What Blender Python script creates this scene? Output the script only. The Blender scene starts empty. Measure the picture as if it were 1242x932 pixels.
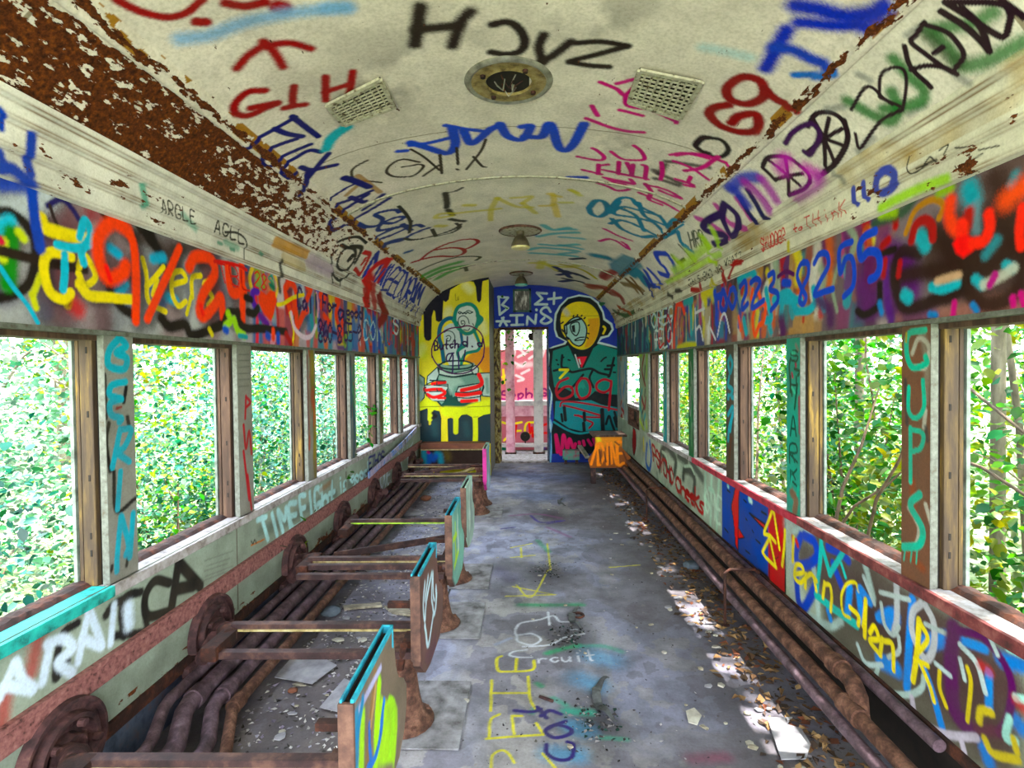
import bpy, bmesh, math, random
import numpy as np
from mathutils import Vector, Matrix
random.seed(7); RNG = np.random.default_rng(11)
SC = bpy.context.scene; COL = SC.collection
# ------------------------------------------------------------------ camera (fitted to the car's own lines)
FPX = 660.0; PPX = 621.0; PPY = 457.35
YAW, PITCH, ROLL = .0324, .0198, .0113
CAM = np.array([.081, 0.0, 1.44])
_f = np.array([-math.sin(YAW)*math.cos(PITCH), math.cos(YAW)*math.cos(PITCH), -math.sin(PITCH)])
_r0 = np.array([math.cos(YAW), math.sin(YAW), 0.0]); _u0 = np.cross(_r0, _f)
_u = math.cos(ROLL)*_u0 + math.sin(ROLL)*_r0
_r = math.cos(ROLL)*_r0 - math.sin(ROLL)*_u0
cd = bpy.data.cameras.new('camera'); cam = bpy.data.objects.new('camera', cd); COL.objects.link(cam)
cd.sensor_fit = 'HORIZONTAL'; cd.sensor_width = 36.0; cd.lens = FPX/1242*36
cd.shift_x = 0; cd.shift_y = -(466-PPY)/1242.0; cd.clip_start = .02; cd.clip_end = 300
cam.matrix_world = Matrix(((_r[0], _u[0], -_f[0], CAM[0]), (_r[1], _u[1], -_f[1], CAM[1]),
                           (_r[2], _u[2], -_f[2], CAM[2]), (0, 0, 0, 1)))
SC.camera = cam

def ray(x, y):
    d = _f + (x-PPX)/FPX*_r - (y-PPY)/FPX*_u
    return d/np.linalg.norm(d)
def on_z(x, y, z):            # point of the photo lying at height z
    d = ray(x, y); return CAM + d*((z-CAM[2])/d[2])
def on_x(x, y, X):
    d = ray(x, y); return CAM + d*((X-CAM[0])/d[0])
def on_y(x, y, Y):
    d = ray(x, y); return CAM + d*((Y-CAM[1])/d[1])

# ------------------------------------------------------------------ colours
def lin(h):
    h = h.lstrip('#'); c = np.array([int(h[i:i+2], 16)/255 for i in (0, 2, 4)])
    return np.where(c <= .04045, c/12.92, ((c+.055)/1.055)**2.4)
def lin4(h): return tuple(lin(h))+(1.0,)

# ------------------------------------------------------------------ object helpers
def link(o, parent=None):
    COL.objects.link(o)
    if parent is not None: o.parent = parent
    return o
def tag(o, label=None, cat=None, group=None, kind=None):
    if label: o['label'] = label
    if cat: o['category'] = cat
    if group: o['group'] = group
    if kind: o['kind'] = kind
    return o
def empty(name, loc=(0, 0, 0), rz=0):
    o = bpy.data.objects.new(name, None); o.empty_display_size = .1
    o.location = loc; o.rotation_euler = (0, 0, rz); return link(o)
class MB:                      # collects shapes, then links them as ONE mesh object
    def __init__(s): s.v = []; s.f = []; s.m = []; s.mi = 0
    def add(s, vs, fs):
        k = len(s.v); s.v += [tuple(map(float, p)) for p in vs]
        s.f += [tuple(i+k for i in f) for f in fs]; s.m += [s.mi]*len(fs); return s
    def box(s, a, b, bev=0.0):
        (x0, y0, z0), (x1, y1, z1) = a, b
        x0, x1 = min(x0, x1), max(x0, x1); y0, y1 = min(y0, y1), max(y0, y1); z0, z1 = min(z0, z1), max(z0, z1)
        bev = min(bev, (x1-x0)/2.2, (y1-y0)/2.2, (z1-z0)/2.2)
        if bev <= 0:
            return s.add([(x, y, z) for x in (x0, x1) for y in (y0, y1) for z in (z0, z1)],
                         [(0, 1, 3, 2), (4, 6, 7, 5), (0, 4, 5, 1), (2, 3, 7, 6), (0, 2, 6, 4), (1, 5, 7, 3)])
        bm = bmesh.new(); bmesh.ops.create_cube(bm, size=1)
        for v in bm.verts:
            v.co = Vector(((x0+x1)/2+v.co.x*(x1-x0), (y0+y1)/2+v.co.y*(y1-y0), (z0+z1)/2+v.co.z*(z1-z0)))
        bmesh.ops.bevel(bm, geom=bm.edges[:], offset=bev, segments=2, affect='EDGES', profile=.6)
        bm.verts.index_update()
        s.add([v.co[:] for v in bm.verts], [[v.index for v in f.verts] for f in bm.faces]); bm.free(); return s
    def obox(s, p, q, w, h, up=(0, 0, 1)):          # bar from p to q, w wide, h high
        p, q = Vector(p), Vector(q); d = (q-p).normalized(); u = Vector(up)
        si = d.cross(u).normalized(); u = si.cross(d).normalized()
        vs = []
        for c in (p, q):
            for a, b in ((-1, -1), (1, -1), (1, 1), (-1, 1)): vs.append(c+si*(a*w/2)+u*(b*h/2))
        return s.add(vs, [(3, 2, 1, 0), (4, 5, 6, 7), (0, 1, 5, 4), (1, 2, 6, 5), (2, 3, 7, 6), (3, 0, 4, 7)])
    def tube(s, pts, r, n=12, cap=True):
        pts = [Vector(p) for p in pts]; rs = r if isinstance(r, (list, tuple)) else [r]*len(pts)
        k = len(s.v); ref = None; rings = []
        for i, p in enumerate(pts):
            d = (pts[min(i+1, len(pts)-1)]-pts[max(i-1, 0)])
            if d.length < 1e-9: d = Vector((0, 0, 1))
            d.normalize()
            if ref is None: ref = Vector((0, 0, 1)) if abs(d.z) < .9 else Vector((1, 0, 0))
            a = d.cross(ref).normalized(); b = a.cross(d).normalized(); ref = b
            rings.append([p+a*(rs[i]*math.cos(t*2*math.pi/n))+b*(rs[i]*math.sin(t*2*math.pi/n)) for t in range(n)])
        vs = [v for R in rings for v in R]; fs = []
        for i in range(len(pts)-1):
            for t in range(n): fs.append((i*n+t, i*n+(t+1) % n, (i+1)*n+(t+1) % n, (i+1)*n+t))
        if cap: fs.append(tuple(range(n-1, -1, -1))); fs.append(tuple((len(pts)-1)*n+t for t in range(n)))
        return s.add(vs, fs)
    def lathe(s, prof, c=(0, 0, 0), n=32, ax='z', a0=0, a1=2*math.pi):   # prof: (radius, height)
        full = abs(a1-a0-2*math.pi) < 1e-6; m = n if full else n+1; vs = []
        for r, h in prof:
            for t in range(m):
                a = a0+(a1-a0)*t/n; x, y = r*math.cos(a), r*math.sin(a)
                p = {'z': (x, y, h), 'x': (h, x, y), 'y': (x, h, y)}[ax]
                vs.append((c[0]+p[0], c[1]+p[1], c[2]+p[2]))
        fs = []
        for i in range(len(prof)-1):
            for t in range(n): fs.append((i*m+t, i*m+(t+1) % m, (i+1)*m+(t+1) % m, (i+1)*m+t))
        return s.add(vs, fs)
    def prism(s, poly, axis, a, b):                  # poly of 2D points pushed along an axis from a to b
        n = len(poly)
        def P(p, h): return {'x': (h, p[0], p[1]), 'y': (p[0], h, p[1]), 'z': (p[0], p[1], h)}[axis]
        vs = [P(p, a) for p in poly]+[P(p, b) for p in poly]
        fs = [tuple(range(n-1, -1, -1)), tuple(range(n, 2*n))]+[(i, (i+1) % n, n+(i+1) % n, n+i) for i in range(n)]
        return s.add(vs, fs)
    def build(s, name, mats, parent=None, smooth=False):
        me = bpy.data.meshes.new(name); me.from_pydata(s.v, [], s.f)
        for m in (mats if isinstance(mats, (list, tuple)) else [mats]): me.materials.append(m)
        me.polygons.foreach_set('material_index', s.m)
        bm = bmesh.new(); bm.from_mesh(me); bmesh.ops.recalc_face_normals(bm, faces=bm.faces); bm.to_mesh(me); bm.free()
        if smooth:
            me.polygons.foreach_set('use_smooth', [True]*len(me.polygons))
            try: me.set_sharp_from_angle(angle=math.radians(40))
            except Exception: pass
        me.update(); return link(bpy.data.objects.new(name, me), parent)
def copy_tree(o, parent=None):
    c = o.copy(); link(c, parent)
    for ch in o.children: copy_tree(ch, c)
    return c

# ------------------------------------------------------------------ materials
def mat(name):
    m = bpy.data.materials.new(name); m.use_nodes = True; nt = m.node_tree; nt.nodes.clear()
    out = nt.nodes.new('ShaderNodeOutputMaterial'); return m, nt, out
def N(nt, t, **kw):
    n = nt.nodes.new(t)
    for k, v in kw.items():
        if k in n.inputs: n.inputs[k].default_value = v
        else: setattr(n, k, v)
    return n
def noise(nt, scale, detail=5, rough=.6, stretch=None):
    tc = N(nt, 'ShaderNodeTexCoord'); t = N(nt, 'ShaderNodeTexNoise'); t.inputs['Scale'].default_value = scale
    t.inputs['Detail'].default_value = detail; t.inputs['Roughness'].default_value = rough
    if stretch:
        mp = N(nt, 'ShaderNodeMapping'); mp.inputs['Scale'].default_value = stretch
        nt.links.new(tc.outputs['Object'], mp.inputs['Vector']); nt.links.new(mp.outputs['Vector'], t.inputs['Vector'])
    else: nt.links.new(tc.outputs['Object'], t.inputs['Vector'])
    return t
def ramp(nt, src, stops):
    r = N(nt, 'ShaderNodeValToRGB'); e = r.color_ramp.elements
    while len(e) < len(stops): e.new(.5)
    for el, (p, c) in zip(e, stops): el.position = p; el.color = lin4(c) if isinstance(c, str) else c
    nt.links.new(src, r.inputs['Fac']); return r
def mixc(nt, fac, a, b, mode='MIX'):
    m = N(nt, 'ShaderNodeMix', data_type='RGBA', blend_type=mode)
    for s, v in ((m.inputs[0], fac), (m.inputs[6], a), (m.inputs[7], b)):
        if hasattr(v, 'is_output'): nt.links.new(v, s)
        else: s.default_value = v
    return m.outputs[2]
def bump(nt, h, strength=.3, dist=.004):
    b = N(nt, 'ShaderNodeBump'); b.inputs['Strength'].default_value = strength; b.inputs['Distance'].default_value = dist
    nt.links.new(h, b.inputs['Height']); return b
def surf_mat(name, stops, scale=8, rough=.8, metal=0, detail=6, bmp=.3, stretch=None, dist=.004, fine=None):
    m, nt, out = mat(name); n = noise(nt, scale, detail, .62, stretch); r = ramp(nt, n.outputs['Fac'], stops)
    p = N(nt, 'ShaderNodeBsdfPrincipled'); c = r.outputs['Color']
    if fine:
        f = noise(nt, fine[0], 4, .7); fr = ramp(nt, f.outputs['Fac'], [(.35, (.0, .0, .0, 1)), (.65, (1, 1, 1, 1))])
        c = mixc(nt, fine[1], c, fr.outputs['Color'], 'OVERLAY')
    nt.links.new(c, p.inputs['Base Color']); p.inputs['Roughness'].default_value = rough; p.inputs['Metallic'].default_value = metal
    if bmp: nt.links.new(bump(nt, n.outputs['Fac'], bmp, dist).outputs['Normal'], p.inputs['Normal'])
    nt.links.new(p.outputs['BSDF'], out.inputs['Surface']); return m
def paint_mat(name, flake=(26, (1, .35, 1)), rust=('#2a1408', '#5a2c12', '#8a4a16'), grime=.35, rough=.55, bscale=140, bstr=.25, gcol='#4b4438', mott=.55, spec=.12):
    m, nt, out = mat(name)
    col = N(nt, 'ShaderNodeAttribute', attribute_name='Col'); pe = N(nt, 'ShaderNodeAttribute', attribute_name='Peel')
    n1 = noise(nt, flake[0], 5, .62, flake[1]); n2 = noise(nt, 5, 6, .65); n3 = noise(nt, bscale, 4, .6)
    ma = N(nt, 'ShaderNodeMath', operation='SUBTRACT'); nt.links.new(pe.outputs['Fac'], ma.inputs[0]); nt.links.new(n1.outputs['Fac'], ma.inputs[1])
    mr = N(nt, 'ShaderNodeMapRange'); mr.inputs['From Min'].default_value = -.008; mr.inputs['From Max'].default_value = .008
    nt.links.new(ma.outputs[0], mr.inputs['Value'])
    ru = ramp(nt, n3.outputs['Fac'], [(.3, rust[0]), (.52, rust[1]), (.75, rust[2])])
    g = ramp(nt, n2.outputs['Fac'], [(.38, (grime,)*3+(1,)), (.62, (0, 0, 0, 1))])
    c = mixc(nt, g.outputs['Color'], col.outputs['Color'], lin4(gcol))
    # fine mottling
    f = ramp(nt, n3.outputs['Fac'], [(.3, (.72, .70, .66, 1)), (.6, (1, 1, 1, 1))])
    c = mixc(nt, mott, c, f.outputs['Color'], 'MULTIPLY')
    c = mixc(nt, mr.outputs['Result'], c, ru.outputs['Color'])
    p = N(nt, 'ShaderNodeBsdfPrincipled'); nt.links.new(c, p.inputs['Base Color']); p.inputs['Roughness'].default_value = rough
    p.inputs['Specular IOR Level'].default_value = spec
    h = N(nt, 'ShaderNodeMath', operation='MULTIPLY_ADD'); nt.links.new(n3.outputs['Fac'], h.inputs[0]); h.inputs[1].default_value = .5
    iv = N(nt, 'ShaderNodeMath', operation='SUBTRACT'); iv.inputs[0].default_value = 1; nt.links.new(mr.outputs['Result'], iv.inputs[1])
    nt.links.new(iv.outputs[0], h.inputs[2])
    nt.links.new(bump(nt, h.outputs[0], bstr, .003).outputs['Normal'], p.inputs['Normal'])
    nt.links.new(p.outputs['BSDF'], out.inputs['Surface']); return m
M = {}
M['paint'] = paint_mat('painted_steel')
M['ceil'] = paint_mat('ceiling_paint', flake=(24, (1.5, .6, 1.5)), grime=.2, bscale=75, bstr=.7, mott=.75)
M['trim'] = paint_mat('cornice_paint', flake=(30, (1, .4, 1)), grime=.3)
M['floorp'] = paint_mat('floor_paint', spec=.35, flake=(40, (1, 1, 1)), rust=('#17130f', '#3a332c', '#5b544c'), grime=.55, rough=.8, bscale=90, bstr=.6, gcol='#3c3a40')
M['mural'] = paint_mat('mural_paint', flake=(50, (1, 1, 1)), grime=.12, bscale=60, bstr=.1)
M['rust'] = surf_mat('rusty_steel', [(.25, '#1e1210'), (.45, '#503226'), (.6, '#745040'), (.8, '#9c7a66')], 22, .85, .2, 7, .5, fine=(120, .25))
M['rustdark'] = surf_mat('dark_rusty_iron', [(.25, '#120a09'), (.5, '#32170f'), (.66, '#5c2f1c'), (.82, '#8a5a35')], 18, .85, .2, 7, .7, dist=.008)
M['rustpurple'] = surf_mat('rusty_pipe', [(.25, '#261c22'), (.45, '#54424a'), (.62, '#76606c'), (.8, '#a090a0')], 18, .55, .35, 7, .3, fine=(90, .2))
M['castiron'] = surf_mat('purple_cast_iron', [(.25, '#1a1012'), (.45, '#3e2628'), (.62, '#5c3a3a'), (.8, '#8a6658')], 20, .8, .2, 7, .8, dist=.01)
M['railpink'] = surf_mat('pink_rusty_angle', [(.3, '#3c1e1c'), (.43, '#7e4c4a'), (.6, '#96625e'), (.8, '#a87c78')], 60, .8, .1, 5, .5)
M['barbrown'] = surf_mat('brown_bar', [(.3, '#1c1114'), (.5, '#3c2626'), (.7, '#66483c')], 16, .7, .3, 6, .3)
M['wood'] = surf_mat('weathered_wood', [(.25, '#24150e'), (.45, '#40291c'), (.6, '#5a4030'), (.8, '#78604a')], 26, .8, 0, 7, .5, (1, 1, .12))
M['woody'] = surf_mat('yellowed_wood', [(.25, '#2a1a0c'), (.42, '#38281a'), (.56, '#544020'), (.64, '#7e6222'), (.8, '#6a5430')], 26, .8, 0, 7, .5, (1, 1, .12))
M['dark'] = surf_mat('dark_recess', [(.3, '#0a0706'), (.7, '#21160f')], 20, .9)
M['ribcream'] = surf_mat('cream_rib', [(.36, '#5a4a34'), (.44, '#a39c88'), (.7, '#c2bca8')], 40, .7, 0, 6, .4)
M['outer'] = surf_mat('outer_edge_paint', [(.3, '#4a5048'), (.5, '#6f7a72'), (.7, '#87928a')], 20, .7)
M['whitestrip'] = surf_mat('chipped_white_edge', [(.32, '#4b4338'), (.43, '#54564e'), (.7, '#6e7069')], 45, .7, 0, 6, .5)
M['bluegrey'] = surf_mat('blue_grey_plate', [(.35, '#2a3244'), (.55, '#4a5468'), (.75, '#5f4a44')], 14, .8)
M['sillwhite'] = surf_mat('dirty_white_sill', [(.3, '#4a3e3a'), (.46, '#8a8280'), (.7, '#b0aaae')], 18, .8, 0, 7, .4)
M['sillred'] = surf_mat('red_brown_sill_edge', [(.3, '#3a1614'), (.5, '#6a2a2a'), (.75, '#8f5a50')], 20, .8, 0, 7, .4)
M['crimson'] = surf_mat('crimson_painted_edge', [(.3, '#6a1020'), (.5, '#a51c34'), (.75, '#b83a48')], 20, .7, 0, 6, .2)
M['turq'] = surf_mat('turquoise_painted_sill', [(.3, '#0c4a48'), (.48, '#149a92'), (.75, '#25c0b4')], 22, .6, 0, 6, .5)
# ------------------------------------------------------------------ painted surfaces: fine meshes that carry paint colour per vertex
VW = {'F': (0, 0, 1), 'A4s': (4, 184.5, 3.883), 'C1s': (263.5, 294, 6.657), 'A1': (0, 0, 2.957), 'A2': (400, 0, 2.957), 'A3': (820, 0, 2.943), 'A4': (0, 180, 3.883), 'A5': (280, 180, 3.882),
      'A7': (740, 180, 3.885), 'A8': (980, 160, 3.584), 'B1': (0, 380, 3.33), 'B2': (280, 400, 3.883), 'B3': (0, 640, 3.19),
      'B4': (200, 560, 2.505), 'B5': (560, 560, 2.506), 'B6': (740, 380, 3.585), 'B7': (760, 560, 2.506), 'B8': (980, 380, 2.454),
      'C1': (260, 290, 6.657), 'C2': (370, 320, 7.764), 'C3': (745, 330, 8.471), 'C4': (860, 280, 6.656), 'C5': (1040, 190, 4.436),
      'C6': (380, 200, 6.656), 'C7': (500, 200, 6.21), 'C8': (680, 160, 4.661), 'D1': (770, 530, 6.657), 'D2': (890, 570, 4.905),
      'D3': (1040, 700, 4.015), 'D5': (580, 730, 4.611), 'D6': (420, 540, 5.645), 'D7': (590, 370, 4.44), 'G1': (80, 380, 5.175),
      'G2': (80, 540, 5.175), 'E1': (490, 325, 8.28), 'E2': (630, 325, 8.28), 'E3': (490, 430, 8.28), 'E4': (630, 430, 8.28),
      'E5': (490, 500, 8.28), 'E6': (630, 500, 8.28), 'H1': (340, 400, 6.9), 'H2': (740, 380, 7.76), 'H3': (740, 480, 7.76), 'H4': (880, 380, 6.21),
      'H5': (880, 530, 6.21)}
def PX(view, s):
    x0, y0, k = VW[view]; out = []
    for part in s.split('|'):
        pts = [tuple(map(float, t.split(','))) for t in part.split()]
        out.append([(x0+x/k, y0+y/k) for x, y in pts])
    return out
def pcol(h):
    c = lin(h); g = c.mean(); return np.clip(g+(c-g)*1.22, 0, 1).astype(np.float32)
def catmull(P, n=7):
    P = np.asarray(P, float)
    if len(P) < 3: return P
    Q = np.vstack([2*P[0]-P[1], P, 2*P[-1]-P[-2]]); out = []
    t = np.linspace(0, 1, n, endpoint=False)[:, None]
    for i in range(1, len(Q)-2):
        a, b, c, d = Q[i-1:i+3]
        out.append(.5*(2*b+(c-a)*t+(2*a-5*b+4*c-d)*t*t+(3*b-a-3*c+d)*t**3))
    return np.vstack(out+[P[-1:]])
class Surf:
    """U across (metres along the profile), V along. pos3(U,V) gives 3-D points; hit(px,py) a photo ray's (u,v)."""
    def __init__(s, U, V, base):
        s.U, s.V = np.asarray(U, float), np.asarray(V, float)
        s.C = np.empty((len(V), len(U), 3), np.float32); s.C[:] = lin(base); s.P = np.zeros((len(V), len(U)), np.float32)
        s.du = float(np.median(np.diff(s.U))); s.wk = 1.0; s.flat = False
    def block(s, lo, hi):
        i0, i1 = np.searchsorted(s.U, [lo[0], hi[0]]); j0, j1 = np.searchsorted(s.V, [lo[1], hi[1]])
        return i0, min(i1+1, len(s.U)), j0, min(j1+1, len(s.V))
    def line(s, uv, w, col, soft=.25, op=1.0, peel=None, rag=0):
        uv = np.asarray(uv, float)
        if len(uv) == 1: uv = np.vstack([uv, uv+1e-5])
        w = max(w, 1.1*s.du); e = max(soft*w, .8*s.du); r = w/2+e/2
        lo, hi = uv.min(0)-r, uv.max(0)+r
        i0, i1, j0, j1 = s.block(lo, hi)
        if i1 <= i0 or j1 <= j0: return
        D = np.full((j1-j0, i1-i0), 1e9, np.float32)
        for a, b in zip(uv[:-1], uv[1:]):
            k0, k1, l0, l1 = s.block(np.minimum(a, b)-r, np.maximum(a, b)+r)
            if k1 <= k0 or l1 <= l0: continue
            x = s.U[None, k0:k1]-a[0]; y = s.V[l0:l1, None]-a[1]; d = b-a; L = d@d
            t = np.clip((x*d[0]+y*d[1])/max(L, 1e-12), 0, 1)
            q = np.hypot(x-t*d[0], y-t*d[1]); sub = D[l0-j0:l1-j0, k0-i0:k1-i0]; np.minimum(sub, q, out=sub)
        if soft > .3 or rag: D = D+(RNG.random(D.shape)-.5)*(.22*e+rag*w)
        a = np.clip((r-D)/e, 0, 1); a = (a*a*(3-2*a)*op)[..., None].astype(np.float32)
        if peel is not None:
            sub = s.P[j0:j1, i0:i1]; sub[:] = sub*(1-a[..., 0])+peel*a[..., 0]
        if col is not None:
            sub = s.C[j0:j1, i0:i1]; sub[:] = sub*(1-a)+pcol(col)*a
    def poly(s, uv, col, op=1.0, e=None, peel=None):
        uv = np.asarray(uv, float); e = e or 1.2*s.du
        i0, i1, j0, j1 = s.block(uv.min(0)-e, uv.max(0)+e)
        if i1 <= i0 or j1 <= j0: return
        X = np.broadcast_to(s.U[None, i0:i1], (j1-j0, i1-i0)); Y = np.broadcast_to(s.V[j0:j1, None], X.shape)
        ins = np.zeros(X.shape, bool); D = np.full(X.shape, 1e9)
        for a, b in zip(uv, np.roll(uv, -1, 0)):
            c = (a[1] > Y) != (b[1] > Y)
            with np.errstate(divide='ignore', invalid='ignore'): xi = (b[0]-a[0])*(Y-a[1])/(b[1]-a[1]+1e-15)+a[0]
            ins ^= c & (X < xi)
            d = b-a; L = max(d@d, 1e-12); t = np.clip(((X-a[0])*d[0]+(Y-a[1])*d[1])/L, 0, 1)
            D = np.minimum(D, np.hypot(X-a[0]-t*d[0], Y-a[1]-t*d[1]))
        a = (np.clip(.5+np.where(ins, D, -D)/e, 0, 1)*op)[..., None].astype(np.float32)
        if col is not None: sub = s.C[j0:j1, i0:i1]; sub[:] = sub*(1-a)+pcol(col)*a
        if peel is not None: sub = s.P[j0:j1, i0:i1]; sub[:] = sub*(1-a[..., 0])+peel*a[..., 0]
    def mesh(s, name, m, parent=None, kind='structure', bumpfn=None, keep=None):
        nu, nv = len(s.U), len(s.V); UU, VV = np.meshgrid(s.U, s.V); P = s.pos3(UU, VV)
        idx = np.arange(nu*nv).reshape(nv, nu)
        q = np.stack([idx[:-1, :-1], idx[:-1, 1:], idx[1:, 1:], idx[1:, :-1]], -1).reshape(-1, 4)
        if keep is not None: q = q[keep((UU[:-1, :-1]+UU[1:, 1:])/2, (VV[:-1, :-1]+VV[1:, 1:])/2).reshape(-1)]
        me = grid_mesh(name, P.reshape(-1, 3), q)
        a = me.attributes.new('Col', 'FLOAT_COLOR', 'POINT'); c = np.ones((nu*nv, 4), np.float32); c[:, :3] = np.clip(s.C.reshape(-1, 3), 0, 1)
        a.data.foreach_set('color', c.ravel())
        a = me.attributes.new('Peel', 'FLOAT', 'POINT'); a.data.foreach_set('value', s.P.ravel().astype(np.float32))
        me.polygons.foreach_set('use_smooth', [True]*len(me.polygons)); me.materials.append(m); me.update()
        o = link(bpy.data.objects.new(name, me), parent)
        if kind and parent is None: o['kind'] = kind
        return o
def grid_mesh(name, P, q):
    me = bpy.data.meshes.new(name); n = q.shape[1]
    me.vertices.add(len(P)); me.vertices.foreach_set('co', np.asarray(P, np.float32).ravel())
    me.loops.add(q.size); me.loops.foreach_set('vertex_index', q.ravel().astype(np.int32))
    me.polygons.add(len(q)); me.polygons.foreach_set('loop_start', np.arange(0, q.size, n, dtype=np.int32))
    me.update(calc_edges=True); return me
class Ext(Surf):               # a profile in X-Z run along Y
    def __init__(s, prof, V, du, base):
        s.prof = np.asarray(prof, float); sl = np.hypot(*np.diff(s.prof, axis=0).T); s.arc = np.concatenate([[0], np.cumsum(sl)])
        n = max(2, int(round(s.arc[-1]/du))); U = np.linspace(0, s.arc[-1], n+1)
        super().__init__(U, V, base)
    def pos3(s, U, V):
        return np.stack([np.interp(U, s.arc, s.prof[:, 0]), V, np.interp(U, s.arc, s.prof[:, 1])], -1)
    def hit(s, x, y):
        d = ray(x, y); best = None
        for i in range(len(s.prof)-1):
            a, b = s.prof[i]-CAM[[0, 2]], s.prof[i+1]-s.prof[i]
            det = -d[0]*b[1]+b[0]*d[2]
            if abs(det) < 1e-12: continue
            t = (-a[0]*b[1]+b[0]*a[1])/det; k = (d[0]*a[1]-d[2]*a[0])/det
            lo = -1e9 if i == 0 else -1e-6; hi = 1e9 if i == len(s.prof)-2 else 1+1e-6
            if t > 0 and lo <= k <= hi and (best is None or abs(k-.5) < best[0]): best = (abs(k-.5), s.arc[i]+k*(s.arc[i+1]-s.arc[i]), CAM[1]+t*d[1], t)
        return (best[1], best[2]) if best else None
    def scale(s, uv): return max(.2, uv[1])/FPX
class EndW(Surf):              # a wall square to the car at one Y
    def __init__(s, Y, x0, x1, z0, z1, du, base):
        s.Y = Y; super().__init__(np.linspace(x0, x1, int((x1-x0)/du)+1), np.linspace(z0, z1, int((z1-z0)/du)+1), base)
    def pos3(s, U, V): return np.stack([U, np.full_like(U, s.Y), V], -1)
    def hit(s, x, y): p = on_y(x, y, s.Y); return (p[0], p[2])
    def scale(s, uv): return s.Y/FPX
def _l(S): return S if isinstance(S, (list, tuple)) else [S]
def st(S, view, col, wpx, pts, soft=.25, op=1.0, smooth=True, peel=None, rag=0):
    for part in PX(view, pts):
        for s in _l(S):
            uv = [s.hit(*p) for p in part]; uv = [q for q in uv if q]
            if not uv: continue
            q_ = uv[len(uv)//2]; w = wpx*s.wk*s.scale(q_)*(1+.13*max(0, q_[1]-2.2) if s.flat else 1); uv = catmull(uv) if smooth else np.array(uv)
            s.line(uv, w, col, soft, op, peel, rag)
def fl(S, view, col, pts, op=1.0, e=None, smooth=False, peel=None, out=None, wout=1):
    for part in PX(view, pts):
        for s in _l(S):
            uv = [s.hit(*p) for p in part]; uv = [q for q in uv if q]
            if len(uv) < 3: continue
            if smooth: uv = catmull(uv+[uv[0]])
            s.poly(uv, col, op, e, peel)
            if out: s.line(np.vstack([uv, uv[:1]]), wout*s.scale(uv[0]), out, .2)
GL = {'A': '06 20 46|14 34', 'B': '06 00 30 42 33 03|33 44 45 36 06', 'C': '41 30 10 02 04 16 36 45', 'D': '06 00 20 42 44 26 06', 'E': '40 00 06 46|03 33',
      'F': '40 00 06|03 33', 'G': '41 30 10 02 04 16 36 44 24', 'H': '00 06|40 46|03 43', 'I': '20 26', 'J': '40 44 36 16 05', 'K': '00 06|40 03 46', 'L': '00 06 46',
      'M': '06 00 23 40 46', 'N': '06 00 46 40', 'O': '20 02 04 26 44 42 20', 'P': '06 00 30 42 33 03', 'Q': '20 02 04 26 44 42 20|34 46', 'R': '06 00 30 42 33 03 46',
      'S': '41 30 10 02 33 44 36 16 05', 'T': '00 40|20 26', 'U': '00 04 16 36 44 40', 'V': '00 26 40', 'W': '00 16 23 36 40', 'X': '00 46|40 06', 'Y': '00 23 40|23 26',
      'Z': '00 40 06 46', '0': '20 02 04 26 44 42 20', '1': '11 20 26', '2': '01 20 41 33 06 46', '3': '00 30 42 23 44 36 06', '4': '30 04 44|30 36', '5': '40 00 03 33 44 36 06',
      '6': '30 02 04 26 44 33 04', '7': '00 40 16', '8': '20 01 23 45 26 05 23 41 20', '9': '42 20 02 13 42 44 26', '-': '03 43', '?': '01 10 30 41 23 24|26 26', '.': '26 26', ':': '22 22|25 25',
      'a': '43 23 04 16 35 43 46', 'b': '00 06|04 23 44 26 06', 'c': '43 23 04 26 45', 'd': '40 46|44 23 04 26 45', 'e': '04 44 33 13 04 16 36', 'f': '41 30 21 26|03 43',
      'g': '43 23 04 25 44 43 47 27', 'h': '00 06|04 23 44 46', 'i': '23 26|21 21', 'k': '00 06|42 04 46', 'l': '20 26', 'm': '03 06|04 13 24 26|24 33 44 46', 'n': '03 06|04 23 44 46',
      'o': '23 04 26 44 23', 'p': '03 08|04 23 44 26 05', 'r': '03 06|04 23 43', 's': '43 13 04 35 36 06', 't': '20 25 36|03 43', 'u': '03 05 26 44 43 46', 'w': '03 16 24 36 43', 'y': '03 25|43 18', "'": '20 21', '/': '40 06'}
def tx(S, view, text, col, wpx, quad, soft=.2, op=1.0, gap=.35, jit=.06):
    (tl, tr, br, bl) = [np.array(p) for p in PX(view, quad)[0]]
    n = len(text); adv = 1.0/(n-gap*.9*(1 if n > 1 else 0)) if n > 1 else 1.0
    for i, ch in enumerate(text):
        g = GL.get(ch)
        if not g: continue
        x0 = i*adv; cw = adv*(1-gap) if n > 1 else 1.0
        for part in g.split('|'):
            P = []
            for q in part.split():
                a = x0+cw*(int(q[0])/4+random.uniform(-jit, jit)); b = int(q[1])/6+random.uniform(-jit, jit)*.7
                P.append((tl*(1-a)+tr*a)*(1-b)+(bl*(1-a)+br*a)*b)
            for s in _l(S):
                uv = [s.hit(*p) for p in P]; uv = [q for q in uv if q]
                if len(uv) >= 1: s.line(catmull(uv, 5), wpx*s.wk*s.scale(uv[0]), col, soft, op)
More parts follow.
